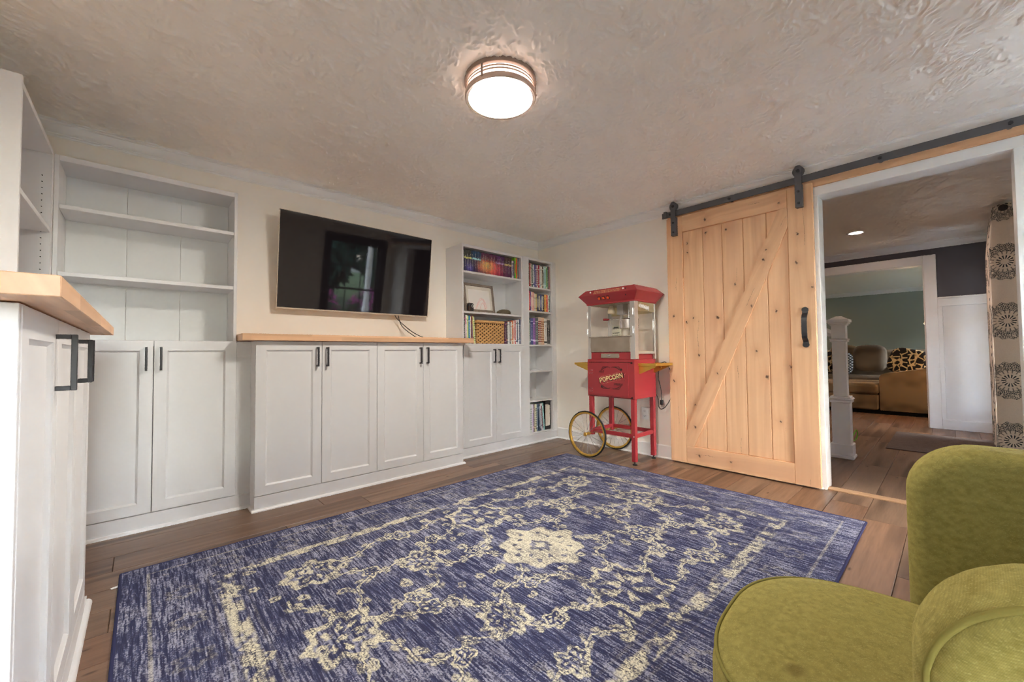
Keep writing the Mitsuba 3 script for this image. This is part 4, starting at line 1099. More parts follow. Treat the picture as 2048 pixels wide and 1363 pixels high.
face_text('HOT', .018, -1.215, .8035, 'm_blackpaint', 0, parent=dr_)
face_text('POPCORN', .044, -1.315, .747, 'm_blackpaint', 13, depth=.001, parent=dr_, name='letter_shadow', sx=.92)
face_text('POPCORN', .041, -1.312, .750, 'm_goldpaint', 13, depth=.0022, parent=dr_, sx=.92)
face_text('FRESH', .020, -1.388, .693, 'm_blackpaint', 0, parent=dr_)
fl_ = []
for sz, zc in ((1, .835), (-1, .664)):
    for sy in (-1, 1):
        for k in range(4):
            pts = [(cx0 - .0066, -1.312 + sy * (.008 + .016 * k), zc + sz * (.001 + .004 * k)), (cx0 - .0066, -1.312 + sy * (.020 + .020 * k), zc + sz * (.013 + .001 * k)), (cx0 - .0066, -1.312 + sy * (.045 + .018 * k), zc + sz * (.010 - .006 * k)), (cx0 - .0066, -1.312 + sy * (.090 + .008 * k), zc + sz * (-.010 - .006 * k))]
            fl_.append(tube(spline(pts, 6), [.0007 + .0014 * math.sin(math.pi * q / 18) for q in range(19)], 6))
fl_.append(cyl([cx0 - .008, -1.42, .825], [cx0 - .006, -1.42, .825], .01, 16)); fl_.append(cyl([cx0 - .008, -1.213, .664], [cx0 - .006, -1.213, .664], .01, 16))
part(dr_, 'scroll_ornament', cat(fl_), 'm_blackpaint', label='dark scroll decoration')
part(dr_, 'dotted_line', cat([cyl([cx0 - .0072, -1.312 - d, .747 + s + d * .23], [cx0 - .006, -1.312 - d, .747 + s + d * .23], .0014, 6) for d in np.linspace(-.11, .11, 26) for s in (.034, -.034)]), 'm_goldpaint')
part(dr_, 'pull', tube(spline([(cx0 - .006, -1.462, .795), (cx0 - .018, -1.458, .775), (cx0 - .018, -1.458, .745), (cx0 - .006, -1.462, .727)], 6), .003, 8), 'm_red', smooth=True)
# machine base, glass case
part(t, 'machine_base', box(cx0 + .004, cx1 - .006, cy0 + .02, cy1 - .012, .9162, .983, .002), 'm_red')
pl = part(t, 'crumb_drawer', box(cx0 - .004, cx0 + .004, -1.398, -1.206, .929, .969, .001), 'm_dull_steel')
part(pl, 'drawer_pull', cat([box(cx0 - .016, cx0 - .004, -1.312, -1.290, .944, .956, .003), box(cx0 - .016, cx0 - .013, -1.325, -1.278, .944, .950, .001)]), 'm_chrome')
gx0, gx1, gy0, gy1, gz0, gz1 = cx0 - .002, cx1 - .008, -1.560, -1.062, .918, 1.440
for (a, b_, c_, d_) in ((gx0, gx0 + .055, gy0, gy0 + .005), (gx0, gx0 + .005, gy0, gy0 + .046)):
    pass
part(t, 'corner_post', cat([box(gx0, gx0 + .004, gy0, gy0 + .047, gz0, gz1, .001), box(gx0, gx0 + .058, gy0, gy0 + .004, gz0, gz1, .001)]), 'm_alu')
part(t, 'corner_post', cat([box(gx0, gx0 + .004, gy1 - .034, gy1, gz0, gz1, .001), box(gx0, gx0 + .03, gy1 - .004, gy1, gz0, gz1, .001)]), 'm_alu')
part(t, 'corner_post', cat([box(gx1 - .004, gx1, gy0, gy0 + .03, gz0, gz1, .001), box(gx1 - .022, gx1, gy0, gy0 + .004, gz0, gz1, .001)]), 'm_alu')
part(t, 'corner_post', cat([box(gx1 - .004, gx1, gy1 - .03, gy1, gz0, gz1, .001), box(gx1 - .03, gx1, gy1 - .004, gy1, gz0, gz1, .001)]), 'm_alu')
pane = lambda pts: mesh(pts, [[0, 1, 2, 3]])
part(t, 'glass_pane', pane([[gx0 + .002, gy0 + .047, 1.118], [gx0 + .002, gy1 - .034, 1.118], [gx0 + .002, gy1 - .034, gz1], [gx0 + .002, gy0 + .047, gz1]]), 'm_glass', label='clear front glass')
sg = part(t, 'glass_pane', pane([[gx0 + .058, gy0 + .002, .985], [gx1 - .022, gy0 + .002, .985], [gx1 - .022, gy0 + .002, gz1], [gx0 + .058, gy0 + .002, gz1]]), 'm_glass', label='clear side glass')
part(t, 'glass_pane', pane([[gx0 + .03, gy1 - .002, .985], [gx1 - .03, gy1 - .002, .985], [gx1 - .03, gy1 - .002, gz1], [gx0 + .03, gy1 - .002, gz1]]), 'm_glass', label='clear side glass')
bk = part(t, 'back_glass', pane([[gx1 - .002, gy0 + .03, .985], [gx1 - .002, gy1 - .03, .985], [gx1 - .002, gy1 - .03, gz1], [gx1 - .002, gy0 + .03, gz1]]), 'm_glass')
part(t, 'popping_deck', box(gx0 + .01, gx1 - .008, gy0 + .01, gy1 - .01, .9835, .989), 'm_popyellow')
part(t, 'side_rail', box(gx0 + .058, gx1 - .004, gy0 - .0005, gy0 + .004, .964, .985, .001), 'm_alu')
fp = part(t, 'flap_door', box(gx0 - .006, gx0 - .002, gy0 + .047, gy1 - .034, .984, 1.121, .001), 'm_dull_steel', label='dull steel tilting flap')
part(fp, 'hinge_rod', cyl([gx0 - .008, gy0 + .03, 1.121], [gx0 - .008, gy1 - .02, 1.121], .005, 12), 'm_dull_steel', smooth=30)
for z in (1.335, 1.175):
    for yy in (gy0 + .014, gy1 + .002): part(t, 'glass_hinge', cat([box(gx0 - .008, gx0, yy - .008, yy + .008, z - .03, z + .03, .002), cyl([gx0 - .010, yy, z - .03], [gx0 - .010, yy, z + .03], .004, 10)]), 'm_chrome')
# interior
part(t, 'wiring_panel', box(gx0 + .03, gx1 - .012, gy0 + .012, gy1 - .012, 1.425, 1.4325), 'm_dull_steel')
part(t, 'header_glass', box(gx1 - .006, gx1 - .004, gy0 + .03, gy1 - .03, 1.34, 1.435), 'm_popyellow')
part(sg, 'header_strip', box(gx0 + .058, gx1 - .022, gy0 + .0025, gy0 + .0035, 1.345, 1.434), flat(lin(150, 132, 96), .5, .3))
# white squiggled script on the side glass header
sq = []
for i in range(8):
    xx = gx0 + .085 + i * .022
    zc = 1.392 - .0025 * i
    rr = .012 + .006 * (i % 2)
    sq.append(tube([(xx + .009 * math.cos(a), gy0 + .0005, zc + rr * math.sin(a)) for a in np.linspace(0, 2 * math.pi, 14, endpoint=False)], .0028, 6, closed=True))
    sq.append(tube([(xx - .012, gy0 + .0005, zc - .014), (xx + .012, gy0 + .0005, zc + .014)], .002, 6))
part(sg, 'script_lettering', cat(sq), 'm_sticker', label='white script lettering')
kt = part(t, 'kettle', lathe([(0, 0), (.078, 0), (.084, .006), (.084, .088), (.087, .092), (.080, .092), (.080, .010), (0, .008)], (-.235, -1.385, 1.196), n=40), 'm_chrome', smooth=35)
part(kt, 'lid', lathe([(.0, .014), (.02, .012), (.078, .002), (.082, .0), (0, 0)], (-.235, -1.385, 1.289), n=40), 'm_chrome', smooth=35)
part(kt, 'hanger_arm', cat([box(-.262, -.252, -1.315, -1.303, 1.23, 1.425, .001), box(-.225, -.215, -1.315, -1.305, 1.23, 1.425, .001), box(-.29, -.20, -1.36, -1.29, 1.33, 1.425, .002)]), 'm_alu')
part(kt, 'drive_rod', cat([cyl([-.235, -1.385, 1.30], [-.235, -1.385, 1.425], .006, 12), box(-.275, -.2, -1.46, -1.40, 1.37, 1.425, .003), cyl([-.28, -1.44, 1.30], [-.28, -1.44, 1.42], .004, 10)]), 'm_chrome', smooth=30)
part(kt, 'kettle_handle', cyl([-.29, -1.31, 1.286], [-.36, -1.245, 1.286], .004, 10), 'm_chrome')
part(kt, 'grip', lathe([(0, 0), (.009, 0), (.011, .02), (.010, .055), (0, .058)], axis='z', n=16).apply_transform(trimesh.geometry.align_vectors([0, 0, 1], [-.07, .065, 0])).apply_translation([-.355, -1.25, 1.286]), 'm_red', smooth=40, label='red kettle handle grip')
part(t, 'heat_lamp', lathe([(0, 0), (.012, 0), (.03, -.03), (.036, -.06), (.034, -.075), (0, -.08)], (-.30, -1.24, 1.42), n=20), flat(lin(222, 206, 176), .4, .4), smooth=40)
# notice sticker on the back glass
st = part(bk, 'notice', box(gx1 - .0035, gx1 - .0028, -1.20, -1.075 , 1.10, 1.245), flat(lin(206, 204, 186), .5, .3))
def inkt(y, z, w, h_): return box(gx1 - .0042, gx1 - .0035, y - w / 2, y + w / 2, z - h_ / 2, z + h_ / 2)
part(st and bk, 'notice_print', cat([inkt(-1.1375, 1.230, .05, .010), inkt(-1.1375, 1.2225, .075, .008), inkt(-1.1375, 1.212, .085, .004), inkt(-1.1375, 1.172, .08, .007)] + [inkt(-1.1375, 1.155 - .008 * i, .1, .0015) for i in range(6)]), 'm_ink')
# hood
hz0, hz1, hz2 = 1.438, 1.512, 1.566
def ringpts(e, z): return [[gx0 - e, gy0 - e, z], [gx1 + e, gy0 - e, z], [gx1 + e, gy1 + e, z], [gx0 - e, gy1 + e, z]]
HV = ringpts(-.004, hz0 - .012) + ringpts(.006, hz0 - .012) + ringpts(.006, hz0) + ringpts(.062, hz1) + ringpts(.010, hz2)
HF = []
for k in range(4):
    for s in range(4): HF.append([k * 4 + s, k * 4 + (s + 1) % 4, (k + 1) * 4 + (s + 1) % 4, (k + 1) * 4 + s])
HF += [[3, 2, 1, 0], [16, 17, 18, 19]]
hd = part(t, 'hood', mesh(HV, HF), 'm_red')
# slope of the hood front: from (gx0-.006,hz0) to (gx0-.062,hz1) lower face, then back to (gx0-.01,hz2)
def low_face(y, f, o=0.0): return np.array([gx0 - .006 - .056 * f - o * .80, y, hz0 + (hz1 - hz0) * f - o * .60])
def up_face(y, f, o=0.0): return np.array([gx0 - .062 + .052 * f - o * .72, y, hz1 + (hz2 - hz1) * f + o * .69])
for y in (-1.225, -1.272, -1.318):
    sw = part(hd, 'rocker_switch', move(box(-.004, .004, -.014, .014, -.018, .018, .002), low_face(y, .55), ry=-37), 'm_blackpaint')
    part(sw, 'rocker', move(box(-.009, -.003, -.010, .010, -.012, .012, .002), low_face(y, .55), ry=-37), 'm_orange_lit', label='orange lit rocker')
bd = []
for y in np.linspace(-1.17, -1.45, 36):
    for f in (.25, .45, .65):
        q = up_face(y + .004 * (f * 10 % 2), f, .0004); bd.append(trimesh.creation.icosphere(subdivisions=0, radius=.0028).apply_translation(q))
part(hd, 'beaded_lettering', cat(bd), 'm_goldpaint', kind='stuff', label='beaded gold lettering band')
for y in (-1.125, -1.475): part(hd, 'bulb', trimesh.creation.icosphere(subdivisions=2, radius=.009).apply_translation(up_face(y, .5, .002)), 'm_sticker', smooth=True)
for y in (-1.50,):
    for pf in (low_face(y, .6, .001), up_face(y, .45, .001)): part(hd, 'corner_ornament', trimesh.creation.icosphere(subdivisions=1, radius=.006).apply_translation(pf), 'm_blackpaint')
# side trays: gold folding shelves
for sgn, yb, L, nm in ((-1, cy0, .165, 'gold tray'), (1, cy1, .20, 'gold tray')):
    y1 = yb + sgn * L
    ya, yz = min(yb, y1), max(yb, y1)
    tr = part(t, 'side_tray', cat([box(cx0 + .06, cx1 - .02, ya, yz, .868, .873, .001), box(cx0 + .06, cx1 - .02, (y1 - .008 if sgn < 0 else y1), (y1 if sgn < 0 else y1 + .008), .860, .882, .002), box(cx0 + .06, cx0 + .066, ya, yz, .860, .882, .001), box(cx1 - .026, cx1 - .02, ya, yz, .860, .882, .001)]), 'm_gold', label='gold folding side tray')
    for xx in (cx0 + .075, cx1 - .04):
        part(tr, 'bracket', prism([(yb + sgn * .0005, .862), (yb + sgn * .0005, .79), (yb + sgn * .012, .79), (yb + sgn * (L - .004), .853), (yb + sgn * (L - .004), .862)], 'x', xx, xx + .005), 'm_gold')
    part(tr, 'knob', lathe([(0, 0), (.012, 0), (.014, -.01), (.008, -.018), (.012, -.03), (0, -.036)], (cx1 - .10, yb + sgn * .10, .868), n=16), 'm_gold', smooth=40)
# legs, feet, rails
for (lx, ly) in ((cx0 + .004, cy0 + .006), (cx0 + .004, cy1 - .046), (cx1 - .040, cy0 + .006), (cx1 - .040, cy1 - .046)):
    zb = .030 if ly < -1.3 else .205
    lg = part(t, 'leg', box(lx, lx + .038, ly, ly + .040, zb, .5698, .003), 'm_red')
    if ly < -1.3: part(lg, 'levelling_foot', lathe([(0, 0), (.019, 0), (.019, .006), (.006, .010), (.006, .0298), (0, .0298)], (lx + .019, ly + .02, .0005), n=20), 'm_rubber', smooth=30)
RZ = .232
part(t, 'lower_rail', box(cx0 + .006, cx0 + .026, cy0 + .046, cy1 - .046, RZ, RZ + .034, .002), 'm_red')
part(t, 'lower_rail', box(cx1 - .024, cx1 - .006, cy0 + .046, cy1 - .046, RZ, RZ + .034, .002), 'm_red')
part(t, 'lower_rail', box(cx0 + .042, cx1 - .04, cy0 + .012, cy0 + .030, RZ, RZ + .034, .002), 'm_red')
part(t, 'lower_rail', box(cx0 + .042, cx1 - .04, cy1 - .040, cy1 - .022, RZ, RZ + .034, .002), 'm_red')
for xx in (cx0 - .001, cx1 - .002): part(t, 'rail_bolt', trimesh.creation.icosphere(subdivisions=2, radius=.006).apply_translation([xx, cy0 + .016, RZ + .016]), 'm_chrome', smooth=True)
# wheels
HY, HZ, RW = -1.068, .2165, .2165
part(t, 'axle', cyl([cx0 - .075, HY, HZ], [cx1 + .048, HY, HZ], .007, 12), 'm_gold', smooth=30)
for xw in (cx0 - .052, cx1 + .036):
    rim = lathe([(RW - .026, -.010), (RW - .012, -.012), (RW - .010, 0), (RW - .012, .012), (RW - .026, .010), (RW - .030, 0), (RW - .026, -.010)], (xw, HY, HZ), axis='x', n=72)
    wk = part(t, 'wheel', rim, 'm_gold', smooth=40, label='gold spoked wheel with black tyre')
    part(wk, 'tyre', lathe([(RW - .0125, -.009), (RW - .004, -.009), (RW, 0), (RW - .004, .009), (RW - .0125, .009), (RW - .0125, -.009)], (xw, HY, HZ), axis='x', n=72), 'm_rubber', smooth=40, label='black tyre')
    part(wk, 'hub', lathe([(0, -.03), (.016, -.03), (.020, -.022), (.010, -.016), (.010, .016), (.020, .022), (.016, .03), (0, .03)], (xw, HY, HZ), axis='x', n=24), 'm_gold', smooth=35)
    for i in range(20):
        a = 2 * math.pi * i / 20; b_ = a + (.5 if (i // 2) % 2 else -.5)
        p0 = [xw + (.018 if i % 2 else -.018), HY + .015 * math.cos(b_), HZ + .015 * math.sin(b_)]; p1 = [xw, HY + (RW - .028) * math.cos(a), HZ + (RW - .028) * math.sin(a)]
        part(wk, 'spoke', cyl(p0, p1, .0018, 5), 'm_chrome')
# power cord
cord = spline([(cx1 + .0, -1.53, .62), (-.03, -1.548, .55), (-.035, -1.555, .478), (-.05, -1.59, .455), (-.055, -1.64, .49), (-.05, -1.70, .60), (-.05, -1.708, .70), (-.055, -1.69, .80), (-.08, -1.66, .882), (-.10, -1.64, .886), (-.10, -1.61, .862), (-.06, -1.575, .80), (-.045, -1.565, .73), (-.045, -1.585, .65), (-.045, -1.592, .58), (-.045, -1.592, .535)], 8)
cd = part(t, 'power_cord', tube(cord, .0033, 8), 'm_dark_plastic', smooth=True, label='black power cord draped over the tray')
part(cd, 'plug', cat([rbox(-.057, -.033, -1.606, -1.578, .492, .54, .008, 10), box(-.047, -.045, -1.600, -1.597, .473, .493), box(-.047, -.045, -1.588, -1.585, .473, .493)]), 'm_dark_plastic')

# wall outlet
t = thing('wall_outlet', 'white duplex wall outlet behind the popcorn cart', 'outlet')
part(t, 'plate', box(-.006, -.0005, -1.435, -1.362, .335, .450, .002), 'm_trim')
for z in (.37, .415):
    so = part(t, 'socket', box(-.0085, -.006, -1.415, -1.382, z - .014, z + .014, .003), 'm_trim')
    part(so, 'slot', cat([box(-.0089, -.0084, -1.408, -1.405, z - .004, z + .006), box(-.0089, -.0084, -1.392, -1.389, z - .004, z + .006), box(-.0089, -.0084, -1.400, -1.396, z - .010, z - .006)]), 'm_dark_plastic')

# ------------------------------------------------------------------ armchair
t = thing('armchair', 'olive green upholstered tub armchair with a rounded seat at the edge of the rug', 'armchair')
CC, CR = (-2.622, -3.352), 3.6


def ch(m): return move(m, (CC[0], CC[1], 0), rz=CR)


def smooth01(x):
    x = min(max(x, 0), 1); return x * x * (3 - 2 * x)


def shell(hw, back, th, ztop, zbot):
    """U-shaped upholstered shell of even thickness with rounded edges; fronts of the arms at y=0."""
    w, rc, R, r = th / 2, hw + th / 2, .115, .030
    cy_ = -(back - rc - w)

    def f(x, y, z):
        if y > cy_:
            lat, e = abs(abs(x) - rc), -y
        else:
            d = math.hypot(x, y - cy_); lat = abs(d - rc)
            e = -cy_ + rc * abs(math.atan2(abs(x), -(y - cy_)) - math.pi / 2)
        zt = ztop + .03 * smooth01((e - .3) / .45)
        # rounded corner in the (e, z) sheet
        a, b = R - e, z - (zt - R)
        if a > 0 and b > 0: dp = math.hypot(a, b) - R
        else: dp = max(-e, z - zt)
        dp = max(dp, zbot - z)
        q0, q1 = lat - (w - r), dp + r
        return -(math.hypot(max(q0, 0), max(q1, 0)) + min(max(q0, q1), 0) - r)

    m = m3.Manifold.level_set(f, [-rc - w - .02, cy_ - rc - w - .02, zbot - .02, rc + w + .02, .02, ztop + .06], .013)
    return man(m), rc, cy_, R, w


def shell_line(off, ins, rc, cy_, R, ztop):
    """A seam on the shell: lateral offset off from its middle, ins below its outline."""
    out = []
    for z in (.24, .40, .55): out.append((ins, z))
    for a in np.linspace(0, math.pi / 2, 9): out.append((ins + (R - ins) * (1 - math.cos(a)), ztop - R + (R - ins) * math.sin(a)))
    tot = -cy_ + rc * math.pi / 2
    for e in np.linspace(R + .03, tot, 26): out.append((e, ztop - ins + .03 * smooth01((e - .3) / .45)))
    P = []
    for e, z in out:
        if e <= -cy_: P.append((rc + off, -e, z))
        else:
            a = (e + cy_) / rc; P.append(((rc + off) * math.cos(a), cy_ - (rc + off) * math.sin(a), z))
    P = np.array(P)
    return np.vstack([P, P[-2::-1] * [-1, 1, 1]])


sm, rc_, cyc_, R_, w_ = shell(.285, .66, .115, .775, .20)
sm = trimesh.smoothing.filter_taubin(sm, iterations=6)
part(t, 'shell', ch(sm), 'm_green', smooth=True)
for off in (.0485,):
    part(t, 'welt', ch(tube(spline(shell_line(off, .0085, rc_, cyc_, R_, .775), 3), .0036, 8)), 'm_green_welt', smooth=True)
# seat: rounded D cushion
def seat_outline(k=0.0):
    hw = .282 - k
    pts = []
    for a in np.linspace(0, math.pi, 49):
        c, s_ = math.cos(a), math.sin(a)
        pts.append((hw * np.sign(c) * abs(c) ** .72, .0 + (.285 - k) * abs(s_) ** .80))
    pts += [(-hw, -.1), (-hw * .98, -.30), (-hw * .6, -.46), (hw * .6, -.46), (hw * .98, -.30), (hw, -.1)]
    return np.array(pts)


loops = []
for (k, z) in ((.03, .285), (.004, .30), (.0, .32), (.0, .405), (.003, .425), (.010, .438), (.022, .446), (.05, .452), (.12, .460), (.2, .464)):
    o = seat_outline(k); loops.append(np.c_[o, np.full(len(o), z)])
A = np.stack(loops); A = np.concatenate([A, A[:, :1]], 1)
sm = grid(A)
top = A[-1]; c = top[:-1].mean(0); nV = len(sm.vertices)
capf = [[nV, nV + 1 + i, nV + 2 + i] for i in range(len(top) - 1)]
sm = trimesh.Trimesh(np.vstack([sm.vertices, c, top]), np.vstack([sm.faces, capf]), process=False); sm.merge_vertices(); sm.fix_normals()
part(t, 'seat', ch(sm), 'm_green', smooth=True)
o = seat_outline(.006); part(t, 'welt', ch(tube(np.c_[o[:49], np.full(49, .4365)], .0034, 8)), 'm_green_welt', smooth=True)
o = seat_outline(-.001); part(t, 'welt', ch(tube(np.c_[o[:49], np.full(49, .315)], .0034, 8)), 'm_green_welt', smooth=True)
part(t, 'base_frame', ch(cat([box(-.25, .25, -.42, .14, .19, .284, .02)])), 'm_green_welt')
for lx, ly in ((-.22, .12), (.22, .12), (-.22, -.42), (.22, -.42)):
    part(t, 'leg', ch(lathe([(0, 0), (.013, 0), (.022, .19), (0, .19)], (lx, ly, .013 if False else .0005), n=20)), 'm_leg_wood', smooth=40)

# ------------------------------------------------------------------ hall contents
t = thing('newel_post', 'white square newel post with a stepped cap just inside the doorway', 'newel post')
nx, ny = 1.19, -2.705
def sq(h, z0, z1, b=.003): return box(nx - h, nx + h, ny - h, ny + h, z0, z1, b)
part(t, 'base', cat([sq(.088, 0, .03, .006), sq(.080, .03, .13, .004), sq(.066, .13, .50)]), 'm_trim')
part(t, 'lower_moulding', cat([sq(.078, .50, .525, .006), sq(.086, .525, .545, .008), sq(.072, .545, .56, .004)]), 'm_trim')
part(t, 'shaft', sq(.050, .56, 1.08), 'm_trim')
part(t, 'upper_moulding', cat([sq(.062, 1.055, 1.07, .004), sq(.068, 1.07, 1.085, .006)]), 'm_trim')
part(t, 'neck', sq(.052, 1.085, 1.21), 'm_trim')
capz = mesh([[nx - .07, ny - .07, 1.262], [nx + .07, ny - .07, 1.262], [nx + .07, ny + .07, 1.262], [nx - .07, ny + .07, 1.262], [nx - .02, ny - .02, 1.292], [nx + .02, ny - .02, 1.292], [nx + .02, ny + .02, 1.292], [nx - .02, ny + .02, 1.292]],
            [[0, 1, 5, 4], [1, 2, 6, 5], [2, 3, 7, 6], [3, 0, 4, 7], [4, 5, 6, 7], [3, 2, 1, 0]])
part(t, 'cap', cat([sq(.062, 1.205, 1.22, .004), sq(.074, 1.22, 1.235, .005), sq(.082, 1.235, 1.262, .004), capz]), 'm_trim')
t = thing('stair_handrail', 'white stair handrail rising behind the newel post', 'handrail')
hr = prism([(-.03, -.03), (.03, -.03), (.036, .0), (.025, .03), (-.025, .03), (-.036, 0)], 'z', 0, 2.0)
hr = move(hr, rx=-60); hr.apply_translation([nx, ny + .053, 1.13])
part(t, 'rail', hr, 'm_trim')
for i in range(5):
    yb = ny + .16 + .2 * i
    part(t, 'baluster', box(nx - .016, nx + .016, yb - .016, yb + .016, 0.001, 1.09 + (yb - ny - .05) * .577, .003), 'm_trim')
k = thing('doormat', 'flat dark grey mat on the hall floor by the curtain', 'mat')
solid(k, box(1.89, 3.06, -3.74, -2.93, .0005, .009, .003), 'm_hallmat')
k = thing('cord', 'bright lime green cord loop on the floor behind the newel post', 'cord')
solid(k, tube(spline([(2.0, -2.60, .006), (2.06, -2.66, .06), (2.10, -2.685, .12), (2.14, -2.69, .07), (2.12, -2.67, .006), (2.0, -2.62, .006), (1.95, -2.55, .006)], 8), .0045, 8), 'm_limecord', smooth=True)
# recessed lights
for i, (lx, ly, lb) in enumerate(((2.43, -2.70, 'glowing recessed ceiling light beyond the doorway'), (6.9, -.95, 'glowing recessed ceiling light in the far green room'))):
    t = thing('recessed_light', lb, 'ceiling light')
    part(t, 'trim_ring', lathe([(.062, 2.3215), (.085, 2.3215), (.085, 2.317), (.062, 2.314), (.062, 2.3215)], (lx, ly, 0), n=40), 'm_trim', smooth=30)
    ln = lathe([(0, 2.3165), (.062, 2.3165)], (lx, ly, 0), n=32)
    if ln.face_normals[:, 2].mean() > 0: ln.invert()
    part(t, 'lens', ln, 'm_sticker'); scene[t + '__lens']['emitter'] = {'type': 'area', 'radiance': rgb(CAN), 'sampling_weight': 0.7}

# curtain and rod
t = thing('curtain', 'long cream curtain with black medallion print hanging by the hall door', 'curtain')
fold = [(2.235, -3.665)]
pts = []
x = 2.20
for i in range(9):
    pts.append((x + (.0 if i == 0 else 0), -3.665 if i % 2 == 0 else -3.845)); x += .075 + .03 * (i % 2)
pts = [(p_[0], p_[1]) for p_ in pts]
pts = [(2.165, -3.83)] + [(pts[0][0] + .02, pts[0][1])] + pts[1:]
pl2 = spline(pts, 8)
sl = np.r_[0, np.cumsum(np.linalg.norm(np.diff(pl2, axis=0), axis=1))]
zz = np.linspace(.02, 2.30, 30)
CV = np.zeros((len(pl2), len(zz), 3)); UV = np.zeros((len(pl2), len(zz), 2))
for j, z in enumerate(zz):
    k_ = 1.0 - .35 * max(0, (z - 1.9) / .4)
    mid = np.array([2.55, -3.755])
    q = mid + (pl2 - mid) * [1 - .03 * z / 2.3, k_]
    CV[:, j, :2] = q; CV[:, j, 2] = z
    UV[:, j, 0] = sl + .07; UV[:, j, 1] = z + .12
cm = grid(CV)
part(t, 'cloth', cm, 'm_curtain', smooth=True, uv=UV.reshape(-1, 2))
t = thing('curtain_rod', 'black curtain rod with a round finial above the patterned curtain', 'curtain rod')
part(t, 'rod', cyl([2.18, -3.755, 2.255], [3.3, -3.755, 2.255], .011, 14), 'm_black', smooth=30)
part(t, 'finial', trimesh.creation.icosphere(subdivisions=3, radius=.03).apply_translation([2.165, -3.755, 2.255]), 'm_black', smooth=True)
part(t, 'bracket', tube(spline([(2.21, -3.755, 2.245), (2.21, -3.80, 2.235), (2.21, -3.84, 2.245), (2.21, -3.869, 2.245)], 6), .006, 8), 'm_black', smooth=True)

# ------------------------------------------------------------------ far living room
t = thing('sectional_sofa', 'brown suede sectional sofa in the far green room', 'sofa')
# near arm: swept top, higher towards the right
arm = [(-2.64, .06), (-2.64, .56), (-2.66, .595), (-2.72, .62), (-2.9, .655), (-3.15, .70), (-3.5, .73), (-3.75, .73), (-3.75, .06)]
part(t, 'arm', prism([(a, b_) for a, b_ in arm], 'x', 4.70, 4.95), 'm_sofa', smooth=30)
part(t, 'base', cat([rbox(4.68, 6.6, -2.63, -.6, .06, .30, .03, 12), rbox(4.96, 6.6, -3.9, -2.6, .06, .30, .03, 12)]), 'm_sofa', smooth=40)
part(t, 'plinth', cat([box(4.74, 6.5, -2.6, -.65, .0, .07), box(4.74, 6.5, -3.7, -2.6, 0, .07)]), 'm_sofa_base')
part(t, 'seat_cushion', rbox(4.66, 5.75, -2.635, -1.7, .295, .46, .05, 16), 'm_sofa', smooth=40)
part(t, 'seat_cushion', rbox(4.97, 6.3, -3.72, -2.65, .295, .50, .05, 16), 'm_sofa', smooth=40)
part(t, 'seat_cushion', rbox(5.77, 6.35, -2.635, -1.7, .295, .52, .05, 16), 'm_sofa_grey', smooth=40)
part(t, 'backrest', rbox(6.36, 6.72, -3.9, -.7, .25, .98, .09, 16), 'm_sofa_grey', smooth=40)
part(t, 'backrest', rbox(4.97, 6.4, -4.05, -3.73, .25, .86, .09, 16), 'm_sofa', smooth=40)
def cush(name, label, mat, loc, w, h, th, rz=0, tilt=0, rx=0, grp=None):
    k = thing(name, label, 'cushion', grp)
    m = pillow(w, h, th); m = move(m, ry=90); m = move(m, rx=90 if False else 0)
    m = move(m, ry=tilt, rz=rz, rx=rx); m.apply_translation(loc)
    solid(k, m, mat, smooth=True)
# pillow() lies in x,y with thickness z; ry=90 stands it up: thickness along x, w along z, h along y
cush('sofa_cushion', 'large plain grey brown cushion leaning on the sofa backrest', 'm_sofa_grey', (5.97, -2.41, .83), .48, .46, .2, tilt=12)
cush('throw_pillow', 'black pillow with tan trellis lines behind the sofa arm', 'm_trellis', (5.40, -2.93, .78), .42, .50, .2, rz=-18, tilt=14, rx=14)
cush('throw_pillow', 'blue and white dotted pillow partly hidden behind the newel post', 'm_bluepattern', (5.86, -2.06, .74), .40, .27, .14, tilt=14)
cush('throw_pillow', 'dark patterned pillow left of the newel post', 'm_trellis', (6.0, -1.70, .76), .44, .40, .16, tilt=14)
cush('throw_pillow', 'blue and white dotted pillow beside the trellis pillow', 'm_bluepattern', (6.10, -3.42, .79), .40, .46, .14, tilt=8)
cush('throw_pillow', 'brown cushion with a raised corner behind the blue dotted pillow', 'm_sofa', (6.24, -2.02, .86), .44, .46, .14, tilt=8, rx=10)
t = thing('floor_lamp', 'lamp with a warm glowing shade at the edge of the far opening', 'lamp')
lpx, lpy = 4.25, -3.355
sh = lathe([(.16, 1.62), (.20, 1.32)], (lpx, lpy, 0), n=40)
part(t, 'shade', sh, flat(lin(250, 220, 170), .8, .1), smooth=True); scene[t + '__shade']['emitter'] = {'type': 'area', 'radiance': rgb(TABLE_LAMP), 'sampling_weight': 0.5}
part(t, 'pole', cyl([lpx, lpy, .02], [lpx, lpy, 1.56], .012, 14), 'm_black', smooth=30)
part(t, 'base', lathe([(0, 0), (.14, 0), (.14, .012), (.02, .03), (0, .03)], (lpx, lpy, .0005), n=32), 'm_black', smooth=30)

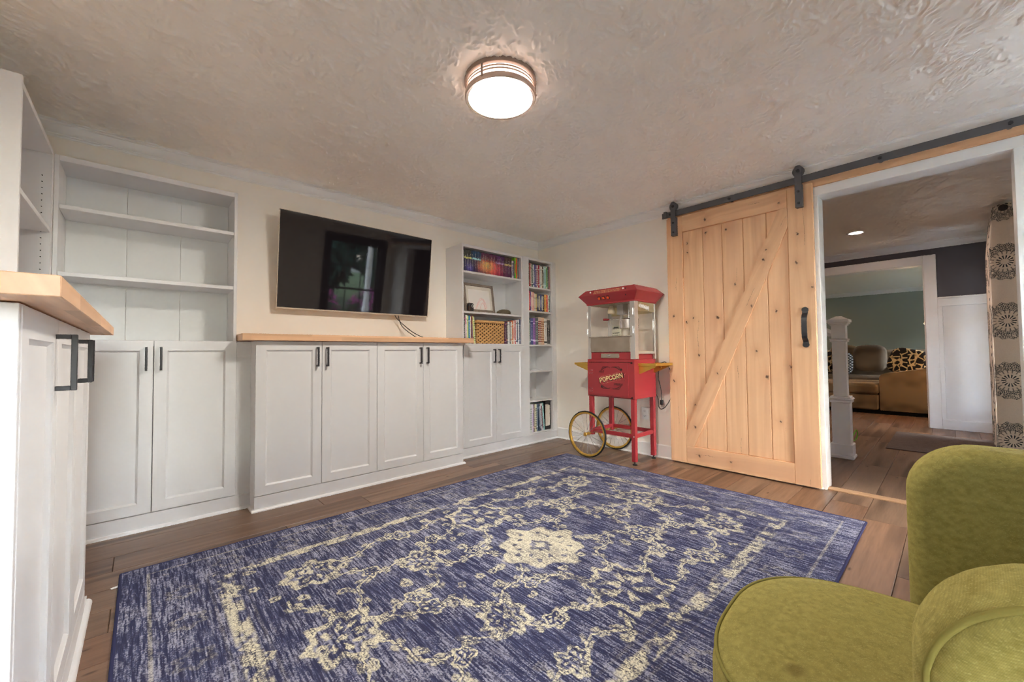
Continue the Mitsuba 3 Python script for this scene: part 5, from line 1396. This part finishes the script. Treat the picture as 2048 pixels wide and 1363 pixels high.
# ------------------------------------------------------------------ outside, seen through the windows and in the television
struct('ground_outside', box(-40, 40, -60, YS - .16, -.55, -.45), 'm_grass')
struct('porch_floor', box(-6, 6, -7.1, YS - .16, -.2, -.02), 'm_deck')
struct('wall_outside', cat([box(XW - .2, 9.2, -5.2, 1.8, H + .16, H + .4)]), 'm_exterior')
struct('roof_porch', box(-2.0, 3.9, -5.8, YS - .16, 2.78, 2.92), 'm_exterior')
t = thing('porch_post', 'white turned porch post outside the window', 'post')
pxx, pyy = .13, -5.68
part(t, 'shaft', lathe([(0, -.02), (.075, -.02), (.075, .7), (.055, .74), (.07, .80), (.05, .86), (.06, 1.5), (.05, 2.2), (.07, 2.26), (.055, 2.32), (.075, 2.36), (.075, 2.779), (0, 2.779)], (pxx, pyy, 0), n=24), 'm_sticker', smooth=25)


def foliage(c, rad, n, size, seed):
    r = np.random.RandomState(seed)
    d = r.normal(size=(n, 3)); d /= np.linalg.norm(d, axis=1, keepdims=True)
    q = d * (r.rand(n, 1) ** .4) * rad * (.72 + .3 * meshkit.noise(d * 2.5 + seed)[:, None]) + c
    u = r.normal(size=(n, 3)); u /= np.linalg.norm(u, axis=1, keepdims=True)
    w = np.cross(u, d); w /= np.linalg.norm(w, axis=1, keepdims=True) + 1e-9
    s = size * (.6 + .8 * r.rand(n, 1))
    V = np.stack([q - u * s, q + w * s * .45, q + u * s, q - w * s * .45], 1).reshape(-1, 3)
    F = np.arange(4 * n).reshape(-1, 4)
    return mesh(V, F)


for i, (tx, ty, h_, rad, mt) in enumerate(((-7.5, -17, 4.6, 3.2, 'm_leaf'), (0.35, -11.8, 2.4, 1.9, 'm_leaf_dark'), (4.25, -12.3, 2.4, 1.9, 'm_leaf'), (13.6, -18, 4.8, 3.2, 'm_leaf_dark'), (2.6, -19, 4.6, 3.4, 'm_leaf_dark'), (-18.5, -18, 5.2, 3.4, 'm_leaf_dark'), (13.2, -29, 5.4, 3.4, 'm_leaf'))):
    t = thing('garden_tree', ['broad pale green tree', 'dark green tree', 'tall green tree', 'dark tree', 'tallest dark tree farthest out', 'dark spreading tree', 'pale green tree between the dark ones'][i] + ' in the garden outside the windows', 'tree', 'garden trees')
    part(t, 'crown', foliage(np.array([tx, ty, h_]), np.array([rad, rad, rad * 1.25]), 7000, .42, i), mt)
    part(t, 'trunk', tube([(tx, ty, -.45), (tx + .1, ty, h_ * .5), (tx, ty, h_)], [.28, .22, .1], 10), 'm_bark', smooth=True)
for i, (tx, ty) in enumerate(((-.35, -7.9), (-2.6, -8.0), (1.35, -8.1))):
    t = thing('flowering_bush', ['pink flowering bush behind the porch post', 'pink flowering bush in the garden, nearer the left window', 'pink flowering bush at the far end of the porch'][i], 'bush', 'flowering bushes')
    part(t, 'leaves', foliage(np.array([tx, ty, .25]), np.array([.8, .6, .7]), 1500, .07, 40 + i), 'm_leaf')
    part(t, 'blossom', foliage(np.array([tx, ty, .4]), np.array([.82, .62, .72]), 1200, .05, 60 + i), 'm_pinkleaf')
